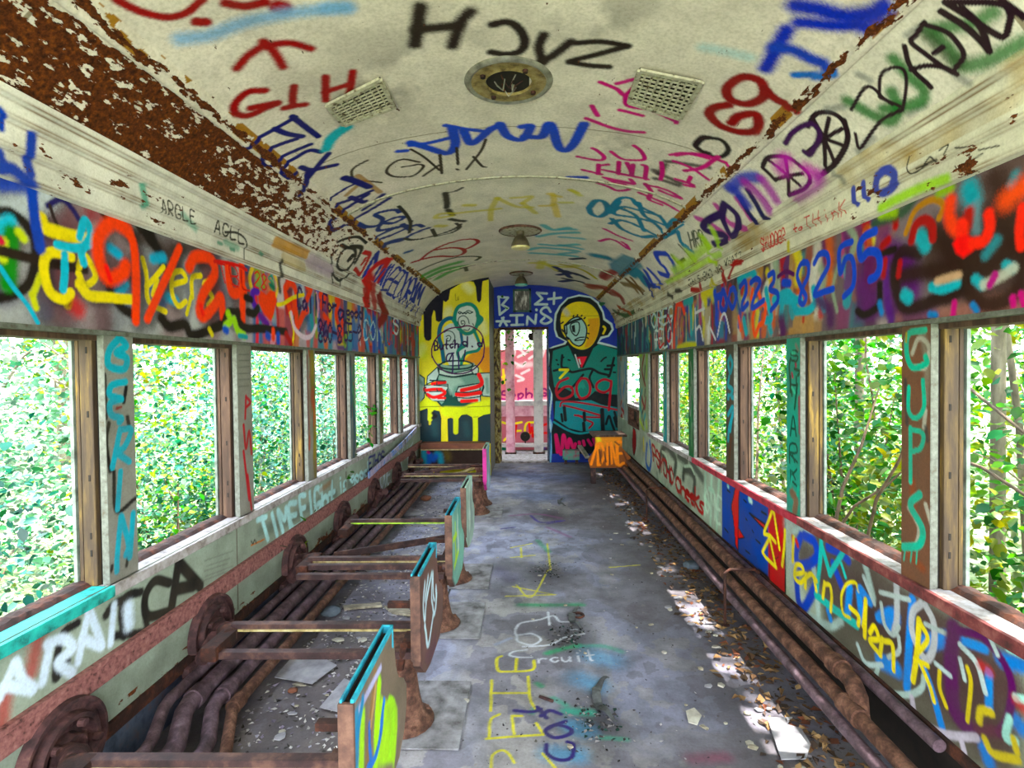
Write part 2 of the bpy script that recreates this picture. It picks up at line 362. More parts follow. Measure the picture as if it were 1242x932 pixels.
# value noise for weathering that has a shape of its own
def vnoise(U, V, f, seed):
    r = np.random.default_rng(seed); G = r.random((96, 96)).astype(np.float32)
    x = U*f[0]; y = V*f[1]; xi = np.floor(x).astype(int); yi = np.floor(y).astype(int); a = x-xi; b = y-yi
    a = a*a*(3-2*a); b = b*b*(3-2*b); g = lambda i, j: G[(yi+j) % 96, (xi+i) % 96]
    return (g(0, 0)*(1-a)+g(1, 0)*a)*(1-b)+(g(0, 1)*(1-a)+g(1, 1)*a)*b
def fbm(U, V, f, seed, o=4):
    t = 0; w = 1; tot = 0
    for k in range(o): t = t+w*vnoise(U, V, (f[0]*2**k, f[1]*2**k), seed+k); tot += w; w *= .55
    return t/tot
def rowsY(y0, y1, h=1.3, back=-1.6, top=.022):
    ys = list(np.linspace(back, y0, 24, endpoint=False)); y = y0
    while y < y1:
        ys.append(y); y += min(top, max(.003, .85*y*y/(FPX*h)))
    ys.append(y1); return np.array(ys)
# ------------------------------------------------------------------ the car's shell as painted surfaces
HW, SILL, LBB, LBT, YP, YE = 1.375, .696, 1.576, 1.988, 7.15, 8.08
RS = rowsY(1.25, YE); RSP = rowsY(1.25, YP)
LBL = Ext([(-HW, LBB), (-HW, LBT+.01)], RSP, .004, '#a9a9b0')
LBR = Ext([(HW, LBB), (HW, LBT+.01)], RS, .004, '#75646c')
cor = [(1.378, 1.976), (1.357, 1.982), (1.353, 1.992), (1.352, 2.05), (1.338, 2.056), (1.336, 2.066), (1.334, 2.122), (1.318, 2.13), (1.316, 2.14), (1.308, 2.172), (1.290, 2.178), (1.286, 2.198)]
COL_ = Ext([(-x, z) for x, z in cor], RSP, .004, '#ece6e0'); COR = Ext(cor, RS, .004, '#eae3d0')
half = [(1.300, 2.188), (1.25, 2.255), (1.20, 2.312), (1.15, 2.360), (1.120, 2.386), (1.115, 2.380), (1.100, 2.386), (1.096, 2.398), (1.082, 2.402), (1.066, 2.418), (1.062, 2.430), (1.045, 2.438),
        (.96, 2.479), (.87, 2.516), (.77, 2.546), (.66, 2.572), (.53, 2.597), (.4, 2.615), (.27, 2.629), (.13, 2.638)]
CE = Ext([(-x, z) for x, z in half]+[(0, 2.641)]+half[::-1], rowsY(1.3, YE, 1.2), .0055, '#f0e3d8')
def zroof(x):
    P = np.array(half+[(0, 2.641)])[::-1]; return np.interp(np.abs(x), P[:, 0], P[:, 1])
WL = Ext([(-HW, .18), (-HW, .70)], RSP, .005, '#8f9c8e'); WR = Ext([(HW, .24), (HW, .692)], RS, .0045, '#a7b7a2')
FL = Ext([(-1.42, 0), (1.42, 0)], rowsY(1.7, YE+.1, 1.44, -1.6, .02), .0065, '#9090a0')
XS = float(on_y(594, 450, YP)[0])
EL = EndW(YP, -HW, XS, .0, 2.66, .006, '#dccf18')
DX0, DX1, DZ = float(on_y(607.5, 480, YE)[0]), float(on_y(663.5, 480, YE)[0]), float(on_y(635, 400, YE)[2])
ER = EndW(YE, XS-.02, HW, 0, 2.66, .0065, '#12329c')
YN = 9.35
NC = EndW(YN, -1.1, 1.3, -.5, float(on_y(640, 424, YN)[2]), .008, '#c25f70')
def post_surf(s, far, w=.135): return Ext([(s*HW, SILL-.015), (s*HW, LBB+.004)], np.linspace(far-w, far, 56), .006, '#86857e')
PITCH_W = .8484
PL = [post_surf(-1, 1.9553+i*PITCH_W) for i in range(-1, 6)]      # PL[1] carries the first big post lettering
PR = [post_surf(1, 1.9354+i*PITCH_W) for i in range(-1, 5)]
PRW = post_surf(1, 6.49, .50)
PRE = Ext([(HW, .693), (HW, LBB+.004)], np.linspace(7.22, YE, 110), .007, '#9fb0b0')
LBL.wk, LBR.wk, CE.wk, COL_.wk, COR.wk, WL.wk, WR.wk, FL.wk = 1.28, 1.25, 1.35, 1.15, 1.15, 1.3, 1.25, 1.3
CE.flat = FL.flat = True
PLE = Ext([(-HW, SILL-.015), (-HW, LBB+.004)], np.linspace(7.046-.05, YP, 30), .006, '#9a9a90')

# ---------- ceiling: cream paint, seams, rust and flaking
U_, V_ = np.meshgrid(CE.U, CE.V); X_ = np.interp(U_, CE.arc, CE.prof[:, 0]).astype(np.float32)
n1 = fbm(U_, V_, (1.6, .8), 3); n2 = fbm(U_, V_, (7, 5), 9)
CE.C *= (.86+.2*n1+.12*(n2-.5))[..., None].astype(np.float32)
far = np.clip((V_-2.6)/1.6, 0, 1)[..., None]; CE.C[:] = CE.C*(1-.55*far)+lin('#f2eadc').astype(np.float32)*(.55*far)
CE.P[:] = .27+.05*n1
ax = np.abs(X_)
band = np.exp(-((ax-1.088)/.03)**2); CE.P[:] = np.maximum(CE.P, band*(.56+.12*(n2-.5)))
cove = np.clip((ax-1.115)/.01, 0, 1)
lc = cove*(X_ < 0); fall = np.clip((4.15-V_)/.3, 0, 1)
CE.P[:] = CE.P*(1-lc)+lc*np.where(fall > 0, fall*(.500+.42*(n1-.47)+.05*np.clip((2.3-V_)/1.0, -1, 1)+.10*(n2-.5)), .30)
rc = cove*(X_ > 0); CE.C[:] = CE.C*(1-.5*rc[..., None])+lin('#eae4d8').astype(np.float32)*(.5*rc[..., None]); CE.P[:] = np.where(rc > .5, .22, CE.P)
gold = ((ax > 1.062) & (ax < 1.10) & (n2 > .47))[..., None]; CE.C[:] = np.where(gold, lin('#a8741c').astype(np.float32), CE.C)
for y0 in (1.35, 2.75, 4.9):                          # roof-sheet seams
    CE.C[:] = np.where((np.abs(V_-y0-.02*0) < .006)[..., None], lin('#9a8c78').astype(np.float32), CE.C)
# wrinkled dark weathering patches near the fittings
for (cx, cy, r) in ((-.28, 2.15, .3), (.35, 1.9, .25), (.55, 2.9, .25), (-.6, 2.3, .25)):
    k = np.exp(-(((X_-cx)/r)**2+((V_-cy)/r)**2))*np.clip((n2-.45)*5, 0, 1); CE.C *= (1-.4*k)[..., None].astype(np.float32)
for S, cc in ((COL_, .30), (COR, .30)):
    u, v = np.meshgrid(S.U, S.V); n = fbm(u, v, (9, 1.6), 21); S.P[:] = .25+.27*np.clip((n-.51)*3, 0, 1)
    edge = np.zeros_like(u)
    for a in S.arc[1:-1]: edge = np.maximum(edge, np.exp(-((u-a)/.004)**2))
    ek = .9*np.clip((fbm(u, v, (4, 5), 77)-.3)*3, .35, 1)*edge; S.C[:] = S.C*(1-ek[..., None])+lin('#7a5220').astype(np.float32)*ek[..., None]
    S.C *= (.85+.3*fbm(u, v, (6, 2), 5))[..., None].astype(np.float32)
u, v = np.meshgrid(COR.U, COR.V); g = np.clip((fbm(u, v, (3, 3), 8)-.5)*6, 0, 1)*(u > .14); COR.C[:] = COR.C*(1-.7*g[..., None])+lin('#b08a30').astype(np.float32)*(.7*g[..., None])
# ---------- lower walls, floor
for S in (WL, WR, LBL, LBR, FL, EL, ER, NC):
    u, v = np.meshgrid(S.U, S.V); S.C *= (.8+.4*fbm(u, v, (4, 2.4), 31))[..., None].astype(np.float32)
    S.P[:] = .16
u, v = np.meshgrid(WL.U, WL.V); WL.P[:] = np.where(u < .10, .30+.35*fbm(u, v, (8, 2), 4)*np.clip((.11-u)/.07, 0, 1)+.05, WL.P)
u, v = np.meshgrid(FL.U, FL.V); x = u-1.42; n = fbm(u, v, (1.4, 1.1), 14); n2 = fbm(u, v, (6, 5), 15)
for cond, c, k in (((n > .5), '#a3a9cc', .6), ((n < .42), '#6e6874', .45), ((n2 > .58), '#b8b4b0', .45), ((n2 < .40), '#544e54', .4)):
    a = (np.clip(np.where(cond, 1, 0), 0, 1)*k*np.clip(np.abs((n if 'n' else n)-.46)*12, 0, 1))[..., None].astype(np.float32); FL.C[:] = FL.C*(1-a)+lin(c).astype(np.float32)*a
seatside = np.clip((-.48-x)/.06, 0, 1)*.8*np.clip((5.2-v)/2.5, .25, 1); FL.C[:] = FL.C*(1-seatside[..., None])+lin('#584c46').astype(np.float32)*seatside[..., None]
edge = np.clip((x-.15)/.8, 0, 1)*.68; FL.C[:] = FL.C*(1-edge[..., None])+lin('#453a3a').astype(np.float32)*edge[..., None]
FL.P[:] = .30+.12*(n2-.5)+.08*np.clip((x-.8)/.4, 0, 1)
for xx in (-.455,):                                                # board joint along the aisle
    k = (np.abs(x-xx+.01*np.sin(v*3)) < .006)[..., None]; FL.C[:] = np.where(k, lin('#2a2624').astype(np.float32), FL.C)
for cx, cy, r in ((.33, 2.18, .17), (.26, 2.87, .16), (.2, 3.75, .2), (.3, 5.2, .2)):   # dirt round the old bolt holes
    k = np.exp(-(((x-cx)/r)**2+((v-cy)/(r*1.25))**2)*1.2)[..., None]*.85; FL.C[:] = FL.C*(1-k)+lin('#221d1f').astype(np.float32)*k

# ================================================================== paint: ceiling
BLK, RED, PNK, NVY, BLU, CYN, ORG, YEL = '#231815', '#97121e', '#cf2488', '#15206e', '#1757cc', '#12aac8', '#ff5a24', '#e8d20c'
K = [CE]; KC = [CE, COL_]; KR = [CE, COR]
st(K, 'A1', RED, 9, '420,0 500,40 600,62 670,45 725,0', .5); st(K, 'A1', RED, 11, '705,78 740,80', .4); st(K, 'A1', RED, 11, '810,12 880,22 950,8', .5); st(K, 'A1', RED, 19, '1000,25 1014,28', .4)
st(K, 'A1', '#86b2e0', 15, '650,140 760,125 880,80 1000,55 1100,40 1240,30', .9, .85); st(K, 'A2', '#86b2e0', 15, '-10,30 60,25', .9, .85)
st(K, 'A1', RED, 10, '850,245 890,200 950,160|945,150 985,190 1015,240|960,165 1040,155 1115,175', .6)
st(K, 'A1', RED, 9, '950,325 890,330 845,370 845,405 890,415 960,385 990,372|900,388 995,370', .5); st(K, 'A1', RED, 8, '1055,310 1050,350 1050,380|1020,388 1095,375', .5)
st(K, 'F', RED, 7.5, '395,93 395,122|428,87 423,117|394,112 425,102', .5)
st(K, 'A2', BLK, 14, '325,25 316,90 305,160', .6); st(K, 'A2', BLK, 13, '310,108 400,98 460,92', .6); st(K, 'A2', BLK, 13, '505,42 470,80 440,165', .7)
st(K, 'A2', BLK, 9.5, '585,88 640,80 680,105 700,150 680,185 630,195 580,187', .5); st(K, 'A2', BLK, 10, '768,125 750,170 765,225|760,220 800,200 865,150', .6)
st(K, 'A2', BLK, 8, '885,155 970,150 1070,165|1060,168 960,195 860,220|862,224 930,235 1000,240', .5)
st(K, 'A2', BLU, 6, '245,543 275,541', .4); st(K, 'A2', BLU, 8.5, '290,512 350,530 420,550 450,520 440,460', .35); st(K, 'A2', BLU, 6, '415,450 480,462 545,470|290,522 360,512 430,495', .35)
st(K, 'A2', BLU, 8.5, '480,470 505,515 540,495 575,465 610,450|610,445 640,490 690,500 720,455 690,455|700,490 760,490 790,445 820,525 845,540 875,515 912,445', .35)
st(K, 'A2', '#352a20', 2.6, '260,600 320,590 335,600 300,630 240,635 205,620 215,595 260,572 322,582|395,555 402,622|290,535 340,565 395,612|393,592 335,632|455,530 460,590|455,607 461,610|560,500 540,545 490,608|515,562 545,595 560,600', .2)
st(K, 'A2', '#43382c', 2.6, '135,575 90,600 78,622 92,648 140,650 185,655', .2)
st(K, 'A2', '#a87a20', 5, '100,630 180,690|60,700 120,650', .3, .8)
st(KC, 'A1', NVY, 5.5, '840,552 900,525 1000,455 1060,420', .25); st(K, 'A1', NVY, 6.5, '1048,418 1095,455 1142,490|985,462 1030,480 1085,490', .25)
st(KC, 'A1', NVY, 5.5, '1115,518 1060,540 960,592 945,565 1000,520 1065,498|1152,546 1110,540 1050,572 1010,612 1030,640 1062,622', .25)
st(K, 'A1', NVY, 6, '1178,552 1120,620 1075,700|1206,592 1120,610 1080,600|1110,610 1092,668', .25)
st(K, 'A1', '#18b0c4', 11, '1170,535 1195,490 1242,458', .5); st(K, 'A2', '#18b0c4', 10, '0,505 25,480 60,455', .5)
st(K, 'C6', NVY, 7.5, '250,105 330,130 450,180', .25); st(K, 'C6', NVY, 3.5, '340,150 230,210 140,280', .2); st(KC, 'C6', NVY, 5, '470,210 330,270 190,330|440,240 300,330 235,380|300,262 400,300 420,295', .25)
st(KC, 'C6', NVY, 4.6, '565,240 480,310 405,362|615,270 520,330 400,400 300,470 180,525 135,505 140,450 180,430', .25)
st(K, 'C6', '#16367e', 4.2, '695,385 670,365 600,370 500,400 560,440 520,490 430,500 370,480|550,470 650,470 730,430 700,420 600,450 530,500 530,530 600,520 690,500|760,490 640,520 510,585|885,500 840,485 760,510 650,560 540,600|720,480 790,530|930,510 800,560 750,590', .25)
st(K, 'C6', '#16367e', 7.5, '580,645 640,620 715,605', .3); st(K, 'C6', '#2a5c98', 4, '745,708 790,695', .4)
st(K, 'C6', '#2b2822', 2.8, '690,335 750,400 785,470 775,550|795,455 785,470|735,595 800,606 900,592 1050,552 1150,512 1190,480|960,522 990,578', .25)
st(K, 'C7', '#2b2822', 5, '250,215 262,290 258,325|270,340 305,380', .5); st(K, 'C7', '#2b2822', 2.6, '240,212 320,200 380,172|330,440 360,470 300,510 180,540|150,485 175,535', .3); st(K, 'C7', '#2b2822', 5, '290,410 340,420 390,425', .5)
st(K, 'C7', '#d8c81a', 4.5, '300,385 200,400 175,395 215,370 330,365 470,350 580,340 660,330|590,420 595,340 640,250|640,250 720,290 800,318 900,320|750,250 830,245 900,240 830,290|830,290 930,365', .5, .75); st(K, 'C7', '#d8c81a', 6, '400,305 460,305|190,460 240,462', .5, .8)
st(K, 'C7', '#e2c414', 5, '970,310 1060,300 1060,225 1030,220|1060,230 1110,240|1070,300 1095,390|1190,190 1242,210', .5, .75)
st(K, 'C7', '#a81c24', 3, '60,718 130,660 250,600 380,565 470,562 495,585 440,620 390,640|60,715 200,690 320,690 390,665 380,635 300,625 180,640|0,735 60,718', .3)
st(K, 'C7', '#22a02c', 7, '90,830 200,780 350,735|130,840 250,790 400,765|200,850 300,800 380,770', .5, .85); st(K, 'C7', '#3a3a2a', 2.6, '50,800 180,740 320,700 420,690 510,695 480,720', .3); st(K, 'C7', '#3a3a2a', 2.4, '370,780 440,760 465,755|400,770 410,800', .4)
st(K, 'C7', '#16b0be', 5, '985,455 1060,490 1180,475|950,540 1060,520 1242,510|880,640 960,625 1060,630 1242,650|970,600 1100,610 1242,600|900,665 1060,675 1230,690', .4, .85); st(K, 'C7', BLU, 4, '870,525 920,527|1170,95 1242,95', .5)
st(K, 'C7', '#d6cc1c', 5, '900,740 1000,745 1100,800|980,720 960,780|1040,760 1160,770 1242,760', .5, .8); st(K, 'C7', '#15245a', 4, '1075,770 1130,800 1190,850|1100,830 1180,820|1120,880 1200,870|1160,800 1242,830', .3)
st(K, 'A3', '#1040b8', 20, '430,20 500,32 600,58 700,48 740,28', .7); st(K, 'A3', '#1040b8', 15, '395,108 360,170 320,245|440,80 560,92 680,98', .7); st(K, 'A3', '#1b4fc0', 14, '350,170 420,180 480,210 540,245', .7); st(K, 'A3', '#1c74cc', 9, '425,268 500,272 565,262', .6)
st(K, 'A3', '#93ccd8', 12, '100,170 180,185 260,205', 1, .5)
st(K, 'A3', '#8c1018', 10, '185,375 135,385 120,410 160,450 230,472 290,462 285,410 225,415 198,440', .4); st(KR, 'A3', '#8c1018', 10, '320,335 300,290 240,275 185,310 190,352 250,372 305,352 320,320|320,325 370,362 430,395', .4)
st(K, 'A3', '#1a1416', 5, '70,520 100,495 160,500 187,535 160,560 110,552 75,527', .5)
st(K, 'C8', PNK, 4, '95,140 170,155 230,160 245,140 205,105 180,93|125,215 180,228 230,240|215,185 212,240|215,192 268,185|285,112 340,150 400,160 472,155 455,110 415,78|330,170 325,238|330,240 400,242 375,175|410,185 402,242|245,258 310,278 410,295 395,268|465,188 484,200 478,262 490,268|240,215 380,245 490,268', .3)
st(K, 'C8', PNK, 4, '210,290 270,310 320,332 385,325 360,300 315,290 260,262 300,270 400,290|445,345 520,375 600,410 660,445|480,295 512,340 500,382 570,412|480,300 600,330 680,375 620,357 560,332', .3)
st(K, 'C8', '#241018', 6, '530,218 560,240 680,292|535,265 665,302|600,168 760,190 835,200|560,240 590,185', .7, .85); st(K, 'C8', PNK, 4, '570,172 575,230 565,270|620,130 700,120 835,150|640,165 740,205 835,270|700,300 752,310 722,288 735,255', .35)
st(K, 'C8', '#241018', 5, '839,30 800,30 760,72 790,105 839,120', .6)
st(K, 'A2', PNK, 5, '970,295 1030,320 1060,340 1110,285 1030,300|1060,340 1070,380 1150,395 1240,435|1040,395 1120,415|920,425 1000,455 1060,470 1125,475|940,380 960,415', .4)
st(K, 'A3', PNK, 4.5, '-5,365 8,400 0,440|0,555 60,548 120,560 190,595|30,610 90,600 150,560|0,640 60,660', .4)
st(K, 'A2', PNK, 4, '1230,285 1200,305 1242,340', .4)
st(K, 'C8', '#1780a6', 5, '160,430 200,390 250,400 265,450 220,480 175,465 160,430', .35); st(K, 'C8', '#1780a6', 4.2, '265,455 330,380 400,378 440,420 560,480 600,530 640,500 690,510|275,460 350,425 450,445 560,475|280,520 340,500 430,530 540,590|290,492 350,552 450,592 522,590|330,392 300,462 400,482 520,512 572,568|440,400 480,480 600,540|290,420 420,470 470,560', .3)
st(K, 'C8', PNK, 3.2, '245,548 330,590 400,615|220,618 290,608 380,662 372,640 350,625', .35)
st(K, 'C8', '#1a7f9c', 11, '200,700 260,712', .6); fl(K, 'C8', '#17809e', '270,745 350,690 440,735 470,770 400,800 350,825 290,795', .85, .05); st(KR, 'C8', '#17809e', 9, '400,805 440,790 480,830|430,790 470,850', .4)
st(K, 'C8', '#2090b8', 3, '580,600 640,560 690,520|665,560 680,620 720,650', .3); st(KR, 'C8', '#1f84ac', 4, '590,600 650,560|660,570 690,640 750,680', .3)
st(K, 'C8', '#14b0c4', 4.5, '0,552 80,552|0,595 125,605|0,640 115,662|0,690 80,682', .5, .8); st(K, 'C8', '#d0c822', 5, '60,330 110,360|0,400 60,400', .6, .7); st(K, 'C8', BLU, 6, '50,258 140,258', .4)
st(K, 'C8', '#a02018', 6, '240,830 300,790|160,880 250,880 340,930', .5, .9); st(K, 'E2', '#8c1c18', 5, '830,90 870,40 940,80|680,170 800,190 880,240|900,250 1000,280 1050,360', .4, .9); st(K, 'C8', '#15203c', 4, '0,790 80,800 150,830|20,830 120,850|60,720 130,715', .3); st(K, 'C8', '#c0b010', 3, '0,750 120,780 200,830', .4)
st(K, 'C8', '#7a5a1c', 5, '350,860 440,880 470,900|380,840 430,900 ', .5, .9); st(KR, 'E2', '#3a5a38', 5, '960,450 1060,480 1150,440', .5); st(KR, 'E2', '#b05018', 4, '1000,400 1060,430 1120,470', .4); st(KR, 'E2', '#6a4a14', 4, '1080,120 1160,180 1242,260|1130,110 1200,200', .4)
# left cove at the far end
st(KC, 'C6', '#23211f', 4, '300,660 380,665 385,700 340,790', .3); st(KC, 'C6', '#23211f', 3, '260,668 330,680 340,740 300,822 230,852 195,812 210,740 262,672|280,772 312,730 322,745 288,776|200,622 280,592 370,585 430,632', .3); fl(KC, 'C6', '#1a1818', '205,655 235,630 290,660 262,692')
st(KC, 'C6', '#2a2826', 2.5, '190,690 145,740 155,840 170,900 200,920', .4); st(KC, 'C2', '#222', 3, '300,-20 320,50 380,60 440,10|250,60 280,130 340,150 440,90|260,40 262,180|330,140 330,200', .35) if False else None
st(KC, 'C2', '#242422', 3, '300,0 320,50 380,60 440,10|250,60 290,140 340,152 440,90|262,50 262,180|330,145 330,200', .35)
st(KC, 'C6', '#c01c28', 4, '410,705 455,735 380,882 335,842 |420,760 395,800', .3); st(KC, 'C6', '#1c3898', 4.2, '520,705 440,830 395,910|520,710 500,800|560,800 480,930', .25); st(KC, 'C6', '#d01828', 8, '600,765 520,802 440,882 415,925|610,772 565,850 540,925', .3)
st(KC, 'C2', '#d81c28', 13, '570,140 610,230 590,300|560,320 590,400', .3); st([COL_, LBL], 'C2', '#c01824', 12, '560,250 600,380|640,200 660,400', .4, .9); st([COL_, LBL], 'C2', '#8a1420', 12, '690,300 750,470 700,560|740,430 760,480', .4)
tx(KC, 'C2', 'NEEDORAM', '#123ca4', 3.4, '830,20 1130,210 1040,480 690,190', .25, gap=.15)
st(KC, 'C2', '#1a48b0', 4, '620,0 560,110|740,60 660,160|800,20 710,200', .25)
# right cove
WD = '#24101c'
st(KR, 'A3', WD, 5.5, '600,430 612,500 572,580 530,612|470,452 500,407 560,405 605,450 607,520 552,600 522,622', .25)
st(KR, 'A3', WD, 4.5, '528,495 490,425|528,495 546,422|528,495 592,460|528,495 597,520|528,495 562,572|528,495 532,592|528,495 465,548', .25); st(KR, 'A3', '#3c1450', 6, '390,512 420,470 480,442 512,482 480,550 458,542', .4)
st(KR, 'A3', WD, 5, '310,590 330,562 390,560 440,590 477,632 462,672 402,697|310,600 352,642', .25); st(KR, 'A3', WD, 4, '400,628 330,572|400,628 390,565|400,628 452,620|400,628 442,662|400,628 402,692|400,628 352,642', .25)
st(KR, 'A3', '#5c6066', 7, '825,125 870,98|650,265 690,285|1000,270 1050,300|700,490 650,540|830,405 885,375|540,390 600,380|560,620 600,650', .9, .6)
st(KR, 'A3', '#1d6e2c', 12, '610,360 700,410 765,432 790,390 770,330|775,210 830,270 882,320 872,362 800,382 740,390', .7, .9); st(KR, 'A3', '#1d6e2c', 14, '900,110 980,180 1012,232 1100,222 1242,150|940,100 1060,82 1130,45', .8, .85); st(KR, 'A3', '#24401c', 14, '900,130 960,190 1010,220', .9, .7)
st(KR, 'A3', WD, 3.6, '640,478 655,530 700,470 740,425 800,395|625,392 680,310 740,350 770,372|725,345 730,272 770,242 812,250 822,300 808,395|730,350 800,380', .2)
st(KR, 'A3', WD, 5, '815,165 838,240 910,312|838,250 890,235 950,240 1002,265|885,80 860,120 842,155 940,230 985,258|880,85 960,112 1002,150 1027,200 992,250|920,190 952,168', .2)
st(KR, 'A3', WD, 6.5, '945,40 1050,110 1117,182|1117,182 1085,95 1020,30|960,8 1060,70 1162,132 1190,82 1190,40 1150,12 970,8|1160,0 1242,62', .2)
st(KR, 'A7', '#c020a0', 7, '410,330 460,350 560,420|500,270 560,350 640,380|600,240 660,330', .4, .9); st(KR, 'A7', '#2a0c58', 7, '520,310 460,342 440,380 500,402 542,412 545,440 490,452|540,262 600,320 600,390 570,412 530,332 535,272', .3); st(KR, 'A7', '#1a1c58', 7, '610,230 650,300 690,352|650,200 720,320 742,330', .35)
st(KR, 'A7', '#1c44c0', 13, '560,190 600,160 640,140 690,135|590,200 640,260', .6, .9); st(KR, 'A7', '#b02cb0', 12, '640,165 700,220 750,290|720,150 780,240', .7, .85); st(KR, 'A7', '#d42cc4', 15, '830,50 805,100|930,100 980,130', .9, .85); st(KR, 'A7', '#a828a8', 14, '880,240 960,190 1000,140', .9, .7)
st(KR, 'C8', '#1c50c4', 5, '600,690 540,690 560,740 590,770 610,815 560,800|600,690 640,750 650,790|480,790 520,860 560,880|500,780 570,860', .3); st(KR, 'C8', '#1a3c90', 5, '480,830 510,900 520,930|500,860 530,880', .4); st(KR, 'C8', '#2a2a24', 3, '630,700 660,740 700,720|670,640 740,720', .4); tx(KR, 'C8', 'HRR', '#55584e', 2, '720,570 800,560 820,640 740,660', .3)
st(KR, 'C8', '#b8dc18', 8, '640,790 740,730 835,640|650,720 690,760|720,680 760,720|800,600 839,650', .7, .8); st([COR], 'C8', '#b8dc18', 6, '600,850 720,790 839,720', .7, .8)
st(KR, 'A7', '#b0d816', 7, '440,420 480,500 520,500|480,380 520,470', .6, .8)
# ---------- cornices
st([COL_, LBL], 'A4', '#0f4bb0', 15, '0,95 60,100 140,165', .5); st([COL_, LBL, CE], 'A4', '#0f4bb0', 12, '150,-60 135,40 145,120', .5); st([LBL], 'A4', '#0f4bb0', 12, '145,120 160,300 190,470', .4); st([COL_], 'A4', '#0f4bb0', 10, '0,20 20,90', .6); st([CE, COL_], 'A1', '#0f4bb0', 8, '0,395 10,420 5,460', .6); st([COL_, LBL], 'A4', '#0f4bb0', 14, '0,170 80,170 150,180', .7, .85)
st([COL_], 'A4', '#2a9a86', 10, '670,180 680,270', .6, .8); st([COL_], 'A4', '#2a9a86', 7, '860,310 920,380|1060,440 1120,470', .8, .6); tx([COL_], 'A4', 'ARGLE', '#2a2622', 1.8, '757,240 918,298 922,356 757,302', .2); tx([COL_], 'A4', 'AGLL', '#23201e', 2.2, '1015,335 1150,390 1150,450 1010,392', .25); st([COL_], 'A4', '#2a2a2a', 2.5, '1060,395 1120,400 1160,440 1150,520', .4)
st([COL_], 'C1', '#c8901c', 13, '500,30 620,75 740,120', .3, .85); st([COL_], 'C1', '#cdb9cc', 16, '770,180 850,220 932,262', .4, .9); st([COL_], 'C1', '#c9b38a', 12, '560,150 640,190 720,230', .4, .7)
st([COL_], 'C1', '#2f8a72', 4, '370,110 385,130 |130,80 160,90|30,30 60,40', .7, .8); st([COL_, LBL], 'C1', '#1c1815', 6, '548,180 540,260 520,330', .7, .9)
tx([COR], 'A7', 'SHUDDER', '#c8281c', 1.7, '708,428 822,378 828,432 716,484', .2); tx([COR], 'A7', 'to', '#c8281c', 1.7, '862,362 906,346 906,386 866,398', .2); tx([COR], 'F', 'THinK', '#c8281c', 1.5, '975,264 1025,242 1027,259 980,279', .2)
tx([COR], 'A7', 'THIS END OR', '#282420', 1.2, '368,622 520,550 526,586 372,652', .2); tx([COR], 'C4', 'WHAT?', '#282420', 1.2, '122,236 256,168 264,212 130,288', .2)
st([COR], 'A8', '#4c56ac', 8, '197,250 215,312|240,225 262,290', .3); st([COR], 'A8', '#4c56ac', 11, '300,195 340,165 375,192 370,240 320,262 295,230 302,198', .35)
st([COR, LBR], 'A8', '#a9d80e', 11, '315,330 400,285 500,240 600,205', .6, .95); st([COR], 'A8', '#23201c', 1.8, '440,110 430,160 460,180 520,140|500,150 530,110 560,130|590,100 610,55 570,80|640,70 690,65|470,160 560,120', .3); st([COR], 'A8', '#23201c', 1.5, '640,150 645,160|670,145 760,95|700,110 710,130|740,80 830,60', .4)
st([COR, LBR], 'C4', '#a01420', 4.5, '100,300 110,400|160,390 200,260 270,240|180,280 260,260|130,390 135,430', .5); st([COR], 'C4', '#d0c010', 6, '20,400 60,440|640,100 640,160|10,440 40,460', .6); st([COR], 'C3', '#a01c28', 6, '790,180 870,190|880,130 890,170|1110,30 1130,60', .5); st([COR], 'C3', '#302a22', 6, '550,230 600,260|630,200 680,190', .6); st([COR], 'C4', '#b8d818', 7, '0,240 60,260', .7)

# ================================================================== paint: left letter board
def smear(S, n, y0, y1, pal, wl=(.012, .06), op=.9, full=False, lo=.0, hi=.41):
    for _ in range(n):
        y = random.uniform(y0, y1); a = random.uniform(lo, hi*.8); b = min(hi, a+random.uniform(.06, .3)); k = random.uniform(-.05, .05)
        S.line(catmull([(b, y), ((a+b)/2, y+k), (a, y+k*.4)]), random.uniform(*wl), random.choice(pal), random.uniform(.3, .9), op)
def bands(S, y0, y1, pal, w=(.04, .13), op=.85):
    y = y0; z1 = S.arc[-1]
    while y < y1:
        b = random.uniform(*w)*(1+.1*y); k = random.randint(1, 3); cuts = sorted([0, z1]+[random.uniform(0, z1) for _ in range(k)])
        for a, c in zip(cuts[:-1], cuts[1:]):
            t = random.uniform(-.03, .03); S.poly([(a-.01, y), (c+.01, y+t), (c+.01, y+b+t), (a-.01, y+b)], random.choice(pal), op, random.uniform(.01, .05))
        y += b*.8
Lp = ['#1468b8', '#e83c28', '#ff6a3a', '#e8c814', '#7a1f6a', '#1a9aa8', '#c8c8d8', '#2a2a58', '#b01c34', '#e0a0b8', '#88a81a', '#3a2a2a']
bands(LBL, 2.75, 3.7, ['#b8a8b8', '#3a78b8', '#c85a58', '#d8c8d0', '#7a5a98', '#d07a50', '#9a2a48', '#8a98b0', '#2a5a9a']); bands(LBL, 3.7, 5.2, ['#1a6ab8', '#c84838', '#c8a8b8', '#1a8aa8', '#a82a40', '#e0703a', '#2a3a78', '#d8b818', '#78307a']); bands(LBL, 5.2, 7.1, ['#1258b0', '#1a86b8', '#0f7a9a', '#b83030', '#3a8a4a', '#c8b030', '#2a3a6a', '#5a2a2a']); smear(LBL, 80, 2.8, 7.1, Lp, (.02, .07)); smear(LBL, 14, 1.3, 2.5, ['#4a3a3c', '#6a3a44', '#5a5a68', '#8a8a98'], (.08, .2), .6)
